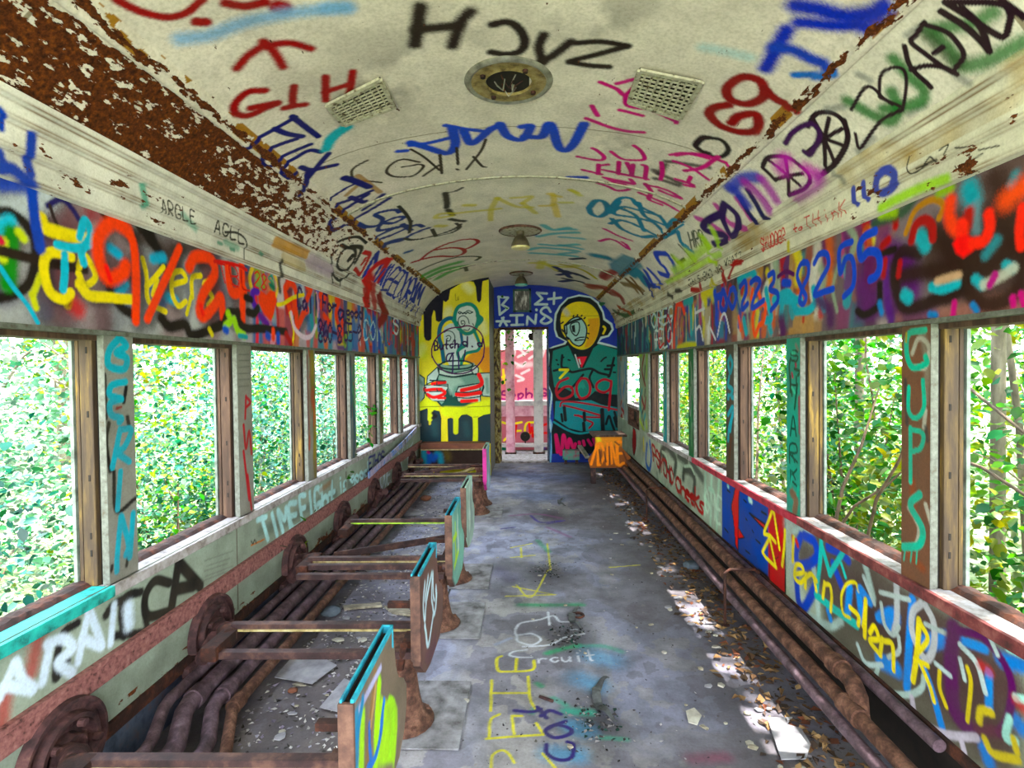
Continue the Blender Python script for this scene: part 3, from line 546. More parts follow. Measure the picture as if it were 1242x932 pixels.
smear(LBL, 26, 1.35, 2.7, ['#2a2020', '#4a2a30', '#3a3a58', '#6a2a3a', '#1a1414'], (.05, .14), .5); st(LBL, 'A4', '#5a4448', 40, '380,440 480,560 620,600 760,640', .9, .5)
st(LBL, 'A4', '#c6ccd6', 26, '0,290 100,270 220,220', .9, .9); st(LBL, 'A4', '#5a3a3e', 30, '180,640 420,620 600,560', .9, .5)
st(LBL, 'A4', '#241f5a', 6, '225,270 290,240 340,285 372,335', .6); st(LBL, 'A4', '#2c2020', 4, '235,270 255,330 275,370', .4)
st(LBL, 'A4', '#1a1210', 10, '0,300 60,308 130,370 165,450 160,560 130,645 60,690 0,705', .5); st(LBL, 'A4', '#18b6d6', 15, '0,375 45,345', .5); st(LBL, 'A4', '#0c7c22', 17, '55,400 50,500 40,640', .5); st(LBL, 'A4', '#c8d414', 9, '90,395 112,425|20,440 15,520', .6); st(LBL, 'A4', '#c82050', 8, '0,430 6,440', .5)
st(LBL, 'A4', '#221512', 10, '0,482 120,512 250,545 400,572', .4)
st(LBL, 'A4', '#8a1030', 18, '430,310 480,325 520,340', .9, .8); st(LBL, 'A4', '#1a1210', 6, '470,290 500,330|640,350 660,390', .4)
st(LBL, 'A4', '#3a2a26', 16, '640,420 700,430 780,500|820,480 900,470 940,520', .8, .9); st(LBL, 'A4', '#1a1412', 11, '655,350 700,420 745,480 770,560|700,370 720,430', .4); st(LBL, 'A4', '#1c1412', 11, '520,660 570,745 640,790|760,800 800,840 870,830 900,878 960,868 1040,830|545,600 540,680', .45)
st(LBL, 'A4', '#4a6a9a', 14, '700,640 760,720|560,640 600,700', .7, .8)
st(LBL, 'A4', YEL, 12, '192,330 220,378 330,412 432,432', .4); st(LBL, 'A4', YEL, 10, '335,512 250,490 212,520 210,600 240,682 300,712 332,682|330,690 320,735', .35); st(LBL, 'A4', YEL, 7, '372,560 395,500 450,600 400,645 370,590', .35); st(LBL, 'A4', YEL, 9, '375,640 420,692 500,702 620,712', .4); st(LBL, 'A4', '#c8c814', 7, '150,690 170,750|190,600 160,680', .5)
st(LBL, 'A4', '#16b4d4', 8, '270,455 350,470 432,452|305,500 305,590 298,665|375,420 400,340 425,405 385,485 395,540', .4); st(LBL, 'A4', '#16a0c8', 10, '520,470 560,500|590,640 560,680|720,520 770,515|790,700 830,720', .6); st(LBL, 'A4', '#16aacc', 5, '0,560 60,650 130,740 178,822', .3)
st(LBL, 'A4', '#c02818', 16, '350,740 370,760', .8, .8)
st(LBL, 'A4', YEL, 6, '770,560 720,620 690,650|672,520 690,600 700,720 780,770|820,640 875,620 855,580 815,595 810,680 840,742 875,722|905,700 905,612 945,600|1000,622 960,642 1000,700 980,740|740,620 720,690', .35); st(LBL, 'A4', '#d8c820', 5, '900,700 880,780|985,850 1000,880', .4)
OR = '#ff5c2e'
for v_, w_, p_ in (('A4s', 20, '600,385 530,350 465,420 470,540 512,612 575,590 592,555|590,372 628,450 640,600 640,812'), ('A4s', 16, '845,470 800,572 740,700 695,802|890,560 920,512 990,520 1012,590 960,680 938,760 960,792 1010,742|1072,560 1080,640 1100,682 1150,670|1138,560 1142,700 1142,812'), ('C1s', 12, '570,400 612,352 652,402 662,522 622,592|640,500 660,600 672,702 720,602'), ('A4s', 13, '192,330 220,378 330,412 432,432|335,512 250,490 212,520 210,600 240,682 300,712|375,640 420,692 500,702')): st(LBL, v_, '#1c1310', w_, p_, .7, .6)
st(LBL, 'A4', YEL, 12, '192,330 220,378 330,412 432,432', .4); st(LBL, 'A4', YEL, 10, '335,512 250,490 212,520 210,600 240,682 300,712 332,682|375,640 420,692 500,702 620,712', .35); st(LBL, 'A4', '#16b4d4', 8, '270,455 350,470 432,452|305,500 305,590 298,665|375,420 400,340 425,405 385,485 395,540', .4)
st(LBL, 'A4', OR, 15, '600,385 530,350 465,420 470,540 512,612 575,590 592,555', .5); st(LBL, 'A4', OR, 10.5, '590,372 628,450 640,600 640,812', .35); st(LBL, 'A4', OR, 9.5, '845,470 800,572 740,700 695,802', .35); st(LBL, 'A4', OR, 12, '890,560 920,512 990,520 1012,590 960,680 938,760 960,792 1010,742 1040,702 1050,790', .35); st(LBL, 'A4', OR, 11, '1072,560 1080,640 1100,682 1150,670|1138,560 1142,700 1142,812', .3); st(LBL, 'A4', '#ff3c1c', 6, '500,560 520,620|945,740 955,780', .6)
fl(LBL, 'C1', OR, '350,440 375,412 420,452 452,412 490,425 502,500 482,600 455,668 400,612 358,520', 1, .012); st(LBL, 'C1', '#5a20b0', 8, '350,420 310,432 310,500 340,562', .4); st(LBL, 'C1', '#6a3098', 9, '370,620 430,690', .6)
st(LBL, 'C1', '#18120f', 8.5, '190,590 202,672 260,722 380,724 480,736 580,750|270,590 322,602 352,562', .35); st(LBL, 'C1', '#18120f', 7, '0,720 60,700 110,590 180,590|250,470 300,490', .4)
st(LBL, 'C1', '#a2d40c', 8, '110,600 130,660 90,702|160,652 190,742 242,782', .4); st(LBL, 'C1', '#1a98a8', 5, '200,782 262,792', .5); st(LBL, 'C1', '#1258c0', 8, '425,780 440,790|515,780 516,830|85,730 100,740', .5)
st(LBL, 'C1', OR, 8, '570,400 612,352 652,402 662,522 622,592 590,502 570,420', .35); st(LBL, 'C1', OR, 8.5, '640,500 660,600 672,702 720,602 752,572', .35); st(LBL, 'C1', OR, 7, '475,740 476,800', .4); st(LBL, 'C1', YEL, 4, '510,530 560,520 640,472 722,450|610,600 640,740 630,860', .35); st(LBL, 'C1', '#e2cce0', 5, '620,600 650,722 720,792 782,782 820,702', .35); st(LBL, 'C1', '#b01c2c', 7, '580,770 622,850', .5)
st(LBL, 'C1', '#d0142c', 3.4, '0,180 60,185 150,202 210,222 260,250', .4); tx(LBL, 'C1', 'TBL', '#c8142c', 1.8, '20,190 280,270 290,420 60,340', .3); tx(LBL, 'C1', '28', '#d01c34', 1.8, '330,262 420,290 420,420 320,380', .3); tx(LBL, 'C1', 'S', '#1a9078', 2, '440,300 470,305 465,380 440,370', .3); st(LBL, 'C1', '#146a58', 6, '455,375 480,392', .7)
DP = '#2a0c50'
tx(LBL, 'C1', 'Call', DP, 3.2, '672,395 838,460 838,615 668,552', .2, gap=.25); st(LBL, 'C2', OR, 7, '20,215 60,230 20,330|140,300 190,300 150,400|180,490 230,560|290,340 320,360 290,480 330,620|350,500 350,650', .35)
tx(LBL, 'C2', 'For', DP, 3.0, '170,285 300,330 295,465 165,435', .2, gap=.25); tx(LBL, 'C2', 'a', DP, 2.8, '312,345 362,365 362,530 315,510', .2); tx(LBL, 'C2', 'good', DP, 2.6, '388,385 545,405 540,520 385,500', .2, gap=.2); tx(LBL, 'C2', '860-8', DP, 3.0, '128,520 345,585 345,745 128,735', .2, gap=.2); tx(LBL, 'C2', '55-9', DP, 2.4, '370,560 530,580 530,720 370,720', .25, gap=.2)
st(LBL, 'C2', '#1090d4', 8, '575,470 560,620 590,780|600,480 620,600', .4); st(LBL, 'C2', '#0f58b8', 10, '650,480 640,620 650,800|690,560 700,760', .4); tx(LBL, 'C2', 'COM', '#c8e4ee', 1.8, '555,540 730,560 730,720 550,720', .3); tx(LBL, 'C2', 'UP', '#d42434', 2.4, '770,540 850,560 850,760 775,750', .25); tx(LBL, 'C2', 'S', '#e8f0f4', 2.4, '835,510 880,520 880,660 835,650', .25); tx(LBL, 'C2', 'IVAI', '#a81c1c', 2.6, '900,560 1040,570 1040,770 900,760', .3)
st([LBL], 'A4', '#0f4bb0', 12, '145,120 160,300 190,470', .4); st([LBL], 'A4', '#0f4bb0', 14, '0,170 80,175 150,185', .7, .85); st([LBL], 'C1', '#1c1815', 6, '548,180 540,260 520,330 530,420', .7, .9); st([LBL], 'C2', '#c01824', 12, '560,250 600,420|640,200 660,430', .4, .9); st([LBL], 'C2', '#8a1420', 12, '690,300 750,470 700,560|740,430 760,480', .4)
# ================================================================== paint: right letter board
Rp = ['#6a2a68', '#a87a48', '#1098a8', '#d8d4cc', '#5a1c5c', '#b01c30', '#c8643c', '#1a4aa8', '#3a2c2a', '#8fa08c', '#d8c820', '#b04a7a']
bands(LBR, 2.0, 3.6, ['#5a2a68', '#9a7a58', '#c8c0b8', '#8a4a3a', '#4a3038', '#3a7a80', '#7a3a60', '#b08858', '#6a5a60']); bands(LBR, 3.6, 5.4, ['#5a4a68', '#4a3a58', '#1a7a98', '#8a2a40', '#2a3a78', '#b8a890', '#c86a3a', '#3a3030']); bands(LBR, 5.4, 8.05, ['#123a6a', '#0f6a80', '#1a2a58', '#0f8a94', '#20304a', '#1a4a5a', '#2a5a3a', '#4a2a4a'], (.05, .12)); smear(LBR, 110, 2.1, 5.6, Rp, (.02, .07), .85); smear(LBR, 70, 5.2, 8.0, ['#14606c', '#0e3a6a', '#1a2a58', '#0f8f9a', '#26304a', '#a8c81c', '#c8d4d8', '#a81c28', '#d8d0b0'], (.02, .08), .9)
fl(LBR, 'C5', '#3a2420', '340,420 560,240 760,130 896,40 896,760 640,800 400,780 330,520', .85, .06); fl(LBR, 'C5', '#4e2058', '-20,560 120,470 330,500 340,870 -20,910', .9, .06); fl(LBR, 'C5', '#6a5a5c', '480,180 640,120 800,40 896,-10 896,90 700,190 560,230', .8, .05)
st(LBR, 'C5', '#5a4644', 26, '896,20 800,70 700,150 620,170', .9, .9); st(LBR, 'C5', '#a3685a', 18, '240,880 500,850 896,790', .9, .6)
st(LBR, 'C5', '#56206a', 22, '160,480 240,560 290,700', .9, .85); st(LBR, 'C5', '#54247a', 10, '150,520 160,760 180,880', .7, .9); st(LBR, 'C5', '#5c2a66', 20, '20,700 60,780 ', .8, .8); st(LBR, 'C5', '#4b2a58', 14, '260,860 400,840', .9, .7)
st(LBR, 'C5', '#2a1612', 26, '760,330 820,420 896,470|400,420 480,480 560,600 640,500', .8, .95); st(LBR, 'C5', '#2a1612', 20, '210,650 330,622 450,612 560,602 720,592 800,510 896,500', .7, .95); st(LBR, 'C5', '#33201c', 24, '800,200 840,280 896,320|740,120 800,220', .9, .9); st(LBR, 'C5', '#2a1612', 17, '590,640 600,730 680,792 800,772 880,682 896,560', .6, .95)
st(LBR, 'C5', '#24130f', 13, '330,520 240,512 200,600 210,722 250,812 340,802 420,772 520,742 590,642', .5, .95); st(LBR, 'C5', '#1c120e', 8, '120,690 112,800 40,852 0,832|130,520 200,500', .5)
st(LBR, 'C5', '#16a2b4', 10, '400,702 460,712 535,682', .5); st(LBR, 'C5', '#c8a488', 8, '430,672 500,650 545,640', .7, .9); st(LBR, 'C5', '#16a2b4', 13, '255,745 275,760', .5); st(LBR, 'C5', '#16a2b4', 10, '635,660 670,690|800,585 830,600', .6); st(LBR, 'C5', '#16a2b4', 15, '340,430 365,480', .5); st(LBR, 'C5', '#1c96aa', 20, '600,175 620,230', .7); st(LBR, 'C5', '#6a8a98', 10, '640,260 640,400', .8, .8); st(LBR, 'C5', '#3a8a9a', 10, '690,530 750,450|850,100 830,150', .8, .8); st(LBR, 'C5', '#1878b8', 7, '390,850 420,855|120,790 130,840|620,800 640,830', .7)
st(LBR, 'C5', '#b8b8ae', 10, '680,690 780,640 840,600', .6, .9); st(LBR, 'C5', '#b02c84', 8, '740,640 712,690', .5); st(LBR, 'C5', '#b8307a', 7, '522,790 515,850|835,760 840,800|880,740 896,800', .6)
st(LBR, 'C5', '#a01420', 10, '290,450 312,372 360,340 400,372 405,440', .4); st(LBR, 'C5', '#a01420', 9, '205,320 205,375|135,480 165,450', .6); st(LBR, 'C5', '#a83018', 12, '600,300 590,370', .7); st(LBR, 'C5', '#a0182c', 7, '150,560 140,640|230,570 220,640', .6)
st(LBR, 'C5', '#b27c26', 7, '260,412 310,292 400,232 462,262 440,330', .5); st(LBR, 'C5', '#1a4a30', 10, '90,362 240,302 300,232', .8, .85); st(LBR, 'C5', '#8fb020', 10, '440,190 500,170|130,310 200,300', .8)
st(LBR, 'C5', '#ff5a0c', 14, '500,240 492,320 520,382 560,402', .6); st(LBR, 'C5', '#ff4e06', 14, '560,370 562,420', .4); fl(LBR, 'C5', '#ff4606', '512,470 540,430 600,425 640,455 620,510 570,545 530,520', 1, .012); st(LBR, 'C5', '#ff4e06', 12, '620,468 680,450 712,380 706,310', .4); st(LBR, 'C5', '#ff6418', 20, '800,235 896,160', .9, .95); st(LBR, 'C5', '#ff4e0c', 10, '885,275 872,400 880,485', .4)
DB = '#0c52c4'
st([LBR], 'C4', '#a01420', 4.5, '100,400 110,440|130,390 135,430', .5); st([LBR], 'A8', '#a9d80e', 11, '315,345 400,295', .6, .95)
st(LBR, 'C4', '#12a4ba', 9, '300,352 345,335 370,360|240,390 280,380', .5); st(LBR, 'C4', '#12a4ba', 9, '460,480 475,570 500,702 460,725|520,560 640,502 702,642|600,520 580,682|702,652 800,642 852,582 842,470|560,560 740,560', .4); st(LBR, 'C4', '#14a0b4', 8, '280,720 300,820', .4); st(LBR, 'C4', '#14a0b4', 9, '900,560 930,630|490,780 500,820', .6)
st(LBR, 'C4', '#ff683c', 6, '370,620 450,592 442,722 402,770 370,842 352,722 370,622|340,540 350,480 ', .3); st(LBR, 'C4', '#ff683c', 5, '240,700 255,800|400,500 420,560', .5)
st(LBR, 'C4', '#54125a', 4.5, '555,372 620,330 682,352', .4); st(LBR, 'C4', '#4a1854', 14, '880,560 970,640 980,740|580,720 600,800', .8, .9)
st(LBR, 'C5', DB, 8.5, '95,402 40,430 10,482 20,548 60,512 108,522 120,590 100,642 68,662', .25); st(LBR, 'C4', DB, 6.5, '1152,90 1090,112 1050,172 1060,342 1100,232 1150,220 1172,320 1160,450 1088,532', .25); st(LBR, 'C4', DB, 6.5, '850,262 890,190 950,190 962,282 900,402 852,515 930,492 1000,470', .25); st(LBR, 'C4', DB, 6, '790,255 740,272 712,362 740,452 782,532 760,592 730,562 760,452 800,362 800,272 760,250', .25); st(LBR, 'C4', DB, 8, '600,420 650,425', .35); st(LBR, 'C4', DB, 6, '480,362 520,340 522,410 490,472 550,502 552,572 500,642', .25); st(LBR, 'C4', DB, 6, '335,420 380,388 412,420 370,522 348,622 442,562', .25); st(LBR, 'C4', DB, 6, '250,452 290,410 302,490 268,582 272,632 312,590', .25); st(LBR, 'C4', DB, 6, '170,482 200,470 217,540 190,622 160,562 170,480', .25); st(LBR, 'C4', DB, 7, '110,482 90,602 120,652 142,582 120,490', .25); st(LBR, 'C4', DB, 8, '45,500 60,602 60,742|100,520 60,540', .25)
st(LBR, 'C3', OR, 6.5, '640,340 622,500 612,782', .3); st(LBR, 'C3', OR, 5.5, '640,330 690,335 720,420', .35); tx(LBR, 'C3', 'OREG', '#cfe4ea', 2.6, '385,435 600,355 600,500 388,575', .25, gap=.2); tx(LBR, 'C3', 'FELO', '#d8ecf0', 2.2, '415,610 590,560 590,745 420,790', .25, gap=.2); tx(LBR, 'C3', 'LO', '#d42030', 2.6, '450,480 580,440 590,720 460,760', .25); st(LBR, 'C3', '#d8d8e2', 3, '830,380 842,765|830,425 925,375|840,600 880,562 912,702|980,470 965,660|985,572 1040,692|1060,660 1100,470 1142,440 1186,620', .3)
st(LBR, 'C3', '#d4ca10', 10, '905,230 990,205|920,260 940,320', .6); st(LBR, 'C3', '#c8c414', 6, '650,785 740,755 835,752', .6); st(LBR, 'C3', '#14a2ae', 8, '780,350 790,480 790,620|720,310 800,290', .5)
# ================================================================== paint: lower walls
st(WL, 'B3', '#a03838', 16, '150,420 120,560|20,660 5,780', .9, .75)
st(WL, 'B3', '#1d1b1b', 9, '545,250 490,268 470,330 480,420|300,370 240,420 215,580 260,520|520,255 440,300 410,340', .4); st(WL, 'B3', '#1d1b1b', 8, '440,420 560,400 560,330', .5)
st(WL, 'B3', '#1b1918', 12, '690,140 665,305', .25); st(WL, 'B3', '#1b1918', 12, '695,140 740,190 775,228|680,240 750,225', .25); st(WL, 'B3', '#1b1918', 10, '655,215 600,207 562,270 572,342 645,328', .25)
WB = '#d3e2f4'
st(WL, 'B3', WB, 8, '442,300 428,450', .5); st(WL, 'B3', WB, 13, '495,310 500,375', .7); st(WL, 'B3', WB, 9, '345,320 320,430 302,522|345,320 375,400 395,462|318,430 385,460', .5); st(WL, 'B3', WB, 10, '195,450 165,600|185,450 245,432 282,470 225,522 280,565', .5); st(WL, 'B3', WB, 10, '60,522 20,610 -5,665|60,522 90,592 132,622|20,612 125,632', .5)
for s_ in ('790,130 905,90|800,150 890,120|790,170 880,140|795,190 900,150|780,210 880,170|770,60 900,20',): st(WL, 'B3', '#5c6058', .8, s_, .6, .5)
TW = '#b4dce0'
st(WL, 'B4', '#33403c', 9, '290,210 380,180 420,150 520,100|560,70 620,40', .9, .5)
tx(WL, 'B4', 'TIME', TW, 5.6, '282,180 400,122 412,190 300,242', .35, gap=.2); tx(WL, 'B4', 'FIGht', TW, 5.4, '408,108 516,62 516,118 418,182', .35, gap=.25); tx(WL, 'B4', 'is', TW, 3.2, '528,42 550,34 550,84 532,96', .3); tx(WL, 'B4', 'good', TW, 3, '558,28 616,2 618,44 566,72', .3, gap=.2)
tx(WL, 'B2', 'ETHOS', '#15246e', 2.4, '650,605 722,572 722,622 650,660', .3, gap=.1); tx(WL, 'B2', 'LOVE', '#c6d6e2', 2.2, '688,680 755,640 752,715 690,765', .4, gap=.1); tx(WL, 'B2', 'YK', '#b9c8d4', 2, '785,570 860,530 860,615 790,660', .4)
st(WL, 'B4', '#b0682a', 1.6, '262,255 302,237', .3); st(WL, 'B4', '#2a2a28', 1.4, '262,242 268,250 272,238 278,248', .3); st(WL, 'B2', '#8c5a24', 5, '420,760 470,720', .8, .6)
st(WL, 'B4', '#4a3428', 1.5, '218,180 222,450|660,0 662,60', .2, smooth=False); st(WL, 'B2', '#4a3428', 1.5, '545,650 530,900|645,640 640,740|815,510 812,620', .2, smooth=False)
# right lower wall
st(WR, 'D1', '#d2c81c', 4.5, '70,15 72,105', .4); st(WR, 'D1', '#1464b4', 5, '98,60 90,200 118,265 132,160 120,40', .3)
st(WR, 'D1', '#26302c', 9, '200,260 212,130 250,80 290,120 330,190 320,300', .7, .9); st(WR, 'D1', '#26302c', 9, '230,170 270,260 290,360|390,330 400,272 450,282 482,350 470,500', .6, .9); st(WR, 'D1', '#26302c', 9, '445,180 480,240 545,335|350,150 420,200', .6, .85); st(WR, 'D1', '#5a6a60', 6, '180,300 190,400|330,400 380,500 450,560', .8, .6); st(WR, 'D1', '#bcd6bc', 3, '220,120 250,150 270,240|400,240 450,240 480,300|200,350 240,420 260,380', .5, .8)
tx(WR, 'D1', 'PSYCHO', '#a01430', 3.2, '140,70 310,270 310,400 150,190', .35, gap=.1); tx(WR, 'D1', 'Cheeks', '#a8142c', 4, '330,330 560,450 556,630 335,420', .3, gap=.15)
st(WR, 'D1', '#b4dcc4', 5, '570,280 565,620|620,300 610,700|600,420 640,460 650,640|680,340 660,760|560,480 600,560', .6, .8); tx(WR, 'D1', 'OME', '#cfe8d4', 3, '565,430 700,500 690,700 570,600', .5, .8)
fl(WR, 'F', '#0d4a9c', '875.5,582 952,622 952,722 875.5,660'); fl(WR, 'F', '#bb2a36', '932,610 952,621 952,722 932,706', 1)
fl(WR, 'D2', '#bb2a36', '205,195 305,250 305,735 210,672 212,560 265,520 262,330', 1, out='#141014', wout=1.2); st(WR, 'D2', '#15110f', 4, '30,115 130,152 222,215', .3)
fl(WR, 'D1', '#dc3634', '812,398 842,410 838,600 832,925 812,870 800,700 778,560 798,480', 1, out='#120e0e', wout=2.2); fl(WR, 'D1', '#dc3634', '836,735 885,815 836,822', 1, out='#120e0e', wout=1.6); fl(WR, 'D2', '#c83236', '92,258 185,325 200,372 150,322', 1, out='#140f0f', wout=2.2)
st(WR, 'D1', '#0c1420', 2, '745,430 770,450|725,740 755,775|880,510 900,530', .3); st(WR, 'D2', '#0c1420', 2, '165,250 195,268|130,415 158,440|70,480 95,500|70,290 78,300|110,360 116,372|160,190 185,205', .3); st(WR, 'D2', '#c4e4e0', 5, '95,175 105,190', .5); st(WR, 'D1', '#a8dcd8', 4, '750,395 755,405|920,500 925,520', .5); st(WR, 'D2', '#9a2a28', 2, '-5,480 60,540', .3); st(WR, 'D2', '#120e0e', 4, '0,470 20,500|150,600 210,650', .4); st(WR, 'D2', '#120e0e', 2, '307,300 307,735', .2, smooth=False)
AY = '#efe02a'
fl(WR, 'F', '#43352f', '985,640 1040,668 1110,715 1242,790 1242,960 1180,940 1090,860 1000,770', .85, .09)
st(WR, 'D2', '#4c3e3c', 60, '420,520 560,620 760,760 960,900', .8, .9); st(WR, 'D3', '#3f302e', 60, '60,160 200,330 400,470 600,640', .7, .95); st(WR, 'D3', '#4a3635', 40, '300,200 500,350 750,560|420,560 650,760', .8, .9); st(WR, 'D2', '#b4c2bc', 20, '330,330 345,460 350,640 380,760', .7, .85); st(WR, 'D2', '#b4ccc8', 8, '360,360 480,360 600,430 700,500|780,560 830,760|420,850 560,930 640,900|470,560 490,690|500,780 505,930', .6, .85)
st(WR, 'D2', '#0e4cb4', 10, '400,395 372,480 382,560 440,565 492,520 480,432 420,392', .4); st(WR, 'D2', '#0e4cb4', 11, '372,640 385,780 420,822 485,700', .4); st(WR, 'D2', '#0e4cb4', 9, '560,462 640,500 680,540|590,560 640,690', .4); st(WR, 'D2', '#128ad8', 10, '690,700 675,860|745,740 765,900|860,880 932,850', .4); st(WR, 'D2', '#128ad8', 7, '560,840 575,890', .4); st(WR, 'D2', '#c83a2c', 5, '350,400 352,440|370,420 380,450', .4)
st(WR, 'D2', '#12b8b0', 6.5, '520,430 512,560 490,745|520,440 572,622|570,622 650,492', .3); st(WR, 'D2', '#12b8b0', 8, '490,748 600,832 730,925', .3); st(WR, 'D2', '#12b8b0', 4, '640,560 665,640', .4)
st(WR, 'D2', AY, 4, '235,230 180,372|235,230 272,472|180,382 215,392 248,432|215,402 170,490 190,522 252,582|215,412 250,580', .3, smooth=False); st(WR, 'D2', '#e4d41c', 4.5, '355,402 350,545|305,362 300,460 288,570', .3); st(WR, 'D2', '#e8d812', 4.6, '365,622 412,610 402,572 370,570 362,640 395,672 422,650|430,622 425,702|430,642 460,622 492,662|480,660 490,720|540,672 530,762|540,682 572,690 582,762 576,842', .3); st(WR, 'D2', '#ddd018', 3.5, '742,722 722,672 672,682 640,752 650,852 690,882', .3); st(WR, 'D2', '#e4d414', 5.5, '692,820 742,872 740,922|787,770 770,932', .3)
st(WR, 'D3', '#1486d4', 10, '268,112 252,332 240,545', .35); st(WR, 'D3', '#1486d4', 15, '130,200 182,192|110,410 192,452|330,322 432,302', .5); st(WR, 'D3', '#1486d4', 9, '60,122 15,60|300,402 352,522 422,772|150,230 160,260', .35); st(WR, 'D3', '#1f86cc', 9, '510,312 622,352|640,470 640,640', .45); st(WR, 'D3', '#1a78c0', 15, '700,402 800,430|770,700 800,740|620,840 640,900', .6)
st(WR, 'D3', '#b9bcc0', 8, '310,130 270,172 265,262 302,362 342,402 372,332 370,222 332,142', .3); st(WR, 'D3', '#b4b8bc', 8, '190,40 192,200 178,270', .35); st(WR, 'D3', '#aebcba', 5, '110,75 252,112|115,130 132,232 172,282 202,242|200,290 202,362 150,392|330,230 442,282', .35)
st(WR, 'D3', '#501450', 18, '470,252 455,420 472,640 545,742', .4); st(WR, 'D3', '#501450', 9, '490,262 602,292 702,402 752,532 732,692 690,762', .4); st(WR, 'D3', '#5a2040', 10, '580,740 700,760', .7, .7)
st(WR, 'D3', '#b7c9ca', 6, '500,332 580,422 622,562', .3); st(WR, 'D3', '#adc2be', 6, '100,442 92,502 152,562 252,574 312,542 322,490|250,20 400,92 492,182', .35); st(WR, 'D3', '#bdb6c4', 7, '265,590 282,662 352,732 452,772 580,782|500,780 520,850', .4); st(WR, 'D3', '#b7c9ca', 5, '380,422 452,482|500,402 522,500|30,0 82,130|620,240 682,380|0,330 40,420 120,430', .4); st(WR, 'D3', '#a8ded4', 8, '735,350 815,385|770,590 815,600|740,690 722,782 770,800', .4)
st(WR, 'D3', '#e4d40e', 5.5, '40,112 35,292|60,272 82,242 102,302 60,312 112,382|120,302 110,382|130,312 170,332 176,455', .3); st(WR, 'D3', '#e4d40e', 7, '300,212 290,372 270,505', .3); st(WR, 'D3', '#e4d40e', 5.5, '310,232 342,302 302,362|280,402 342,432 |310,432 352,532 372,605', .3); st(WR, 'D3', '#cdbb10', 5, '400,462 400,542 432,632|535,442 552,522 535,702', .3); st(WR, 'D3', '#cdbb10', 8, '592,702 602,652 652,662|620,792 662,862 782,892|760,792 775,850', .45); st(WR, 'D3', '#c03a3c', 10, '600,432 642,462|770,600 815,650', .8, .6)
st(WR, 'H3', '#181412', 4, '225,330 240,480', .4); fl(WR, 'H3', '#b01c30', '215,300 240,340 245,470 225,560 210,470', 1, smooth=True, out='#151010', wout=1.6)
# ================================================================== paint: window posts
def pstreak(S, n, pal, w=(.01, .05), op=.8):
    z1 = S.arc[-1]
    for _ in range(n):
        y = random.uniform(S.V[0], S.V[-1]); a = random.uniform(0, z1*.8); b = min(z1, a+random.uniform(.1, .5))
        S.line(catmull([(a, y), ((a+b)/2, y+random.uniform(-.02, .02)), (b, y+random.uniform(-.02, .02))]), random.uniform(*w), random.choice(pal), random.uniform(.2, .7), op)
CB = '#129cb2'
st(PL[1], 'B1', '#151414', 6, '422,250 428,425|440,445 430,520 445,640|460,640 470,800 545,750|510,300 500,360|515,420 520,450', .5)
st(PL[1], 'B1', CB, 10, '485,98 442,150 440,212 500,226 512,182 470,160 510,132 480,98', .25); st(PL[1], 'B1', CB, 9.5, '507,277 452,292 445,332 490,347 447,362 450,410 490,425 482,440', .25); st(PL[1], 'B1', CB, 9, '485,472 455,622|487,470 530,472 502,542 470,560 522,600', .25); st(PL[1], 'B1', CB, 8.5, '487,640 475,792', .25); st(PL[1], 'G2', '#161615', 5, '290,760 285,790|380,760 390,700', .5); st(PL[1], 'G2', CB, 9, '345,450 322,700 320,792|350,452 392,622 376,690|422,430 402,702', .3); st(PL[1], 'B1', '#7a1a1a', 3, '470,385 490,380', .4)
st(PL[2], 'G1', '#a02832', 4, '1130,520 1125,662|1130,525 1157,560 1130,592', .3); st(PL[2], 'G1', '#a02832', 4.5, '1115,702 1130,850 1150,742 1165,882', .3); st(PL[2], 'G2', '#a02832', 4.5, '1115,40 1150,342|1140,190 1165,402', .3); st(PL[2], 'G1', '#4a4c48', .8, '1085,260 1150,258|1085,300 1150,296|1085,340 1152,336|1085,380 1150,378|1085,420 1152,416|1085,460 1150,455', .5, .6)
pstreak(PL[3], 16, ['#7a6a34', '#8a7a2a', '#a8503a', '#6a1c34', '#b04428', '#8a8c80', '#5a6a3a']); pstreak(PL[4], 16, ['#3a6a78', '#2c4a5c', '#8a5a4a', '#2c8a5a', '#6a7a84']); pstreak(PL[5], 14, ['#3a8a2c', '#7aa01c', '#5a5a34', '#2c7a4a']); pstreak(PL[6], 12, ['#b03a1c', '#c04a24', '#7a7a7a', '#a02818', '#c8642c']); pstreak(PL[0], 8, ['#7a7a78', '#5a5a58', '#9a9a94'])
pstreak(PLE, 8, ['#2a8a7a', '#b4bcb0', '#c84a24'])
TE = '#10ab92'
PR[1].C[:] = lin('#6f4934').astype(np.float32); st(PR[1], 'B8', '#8a8478', 10, '340,60 355,160 350,260', .8, .6); st(PR[1], 'B8', '#b9b8ac', 6, '310,120 330,75 360,100 350,160 320,160|350,290 345,340|300,580 330,640 320,700|350,570 370,640', .5, .8); st(PR[1], 'B8', '#8a4424', 10, '310,500 315,600|300,720 340,760', .8, .7); st(PR[1], 'B8', '#1c2c34', 6, '350,340 355,380|290,200 295,330', .7, .7)
st(PR[1], 'B8', TE, 8, '348,50 300,62 294,120 312,162 352,150 350,130', .25); st(PR[1], 'B8', TE, 6.5, '300,222 300,292 322,312 345,280 342,200', .25); st(PR[1], 'B8', TE, 6.5, '305,342 305,502|305,345 342,360 335,402 310,412', .25); st(PR[1], 'B8', TE, 10, '332,540 305,572 340,642 330,690 284,696', .25); st(PR[1], 'B8', TE, 1.5, '290,700 285,735|310,700 305,740|325,700 322,745', .3); st(PR[1], 'B8', '#a8a020', 3, '293,60 292,85', .4)
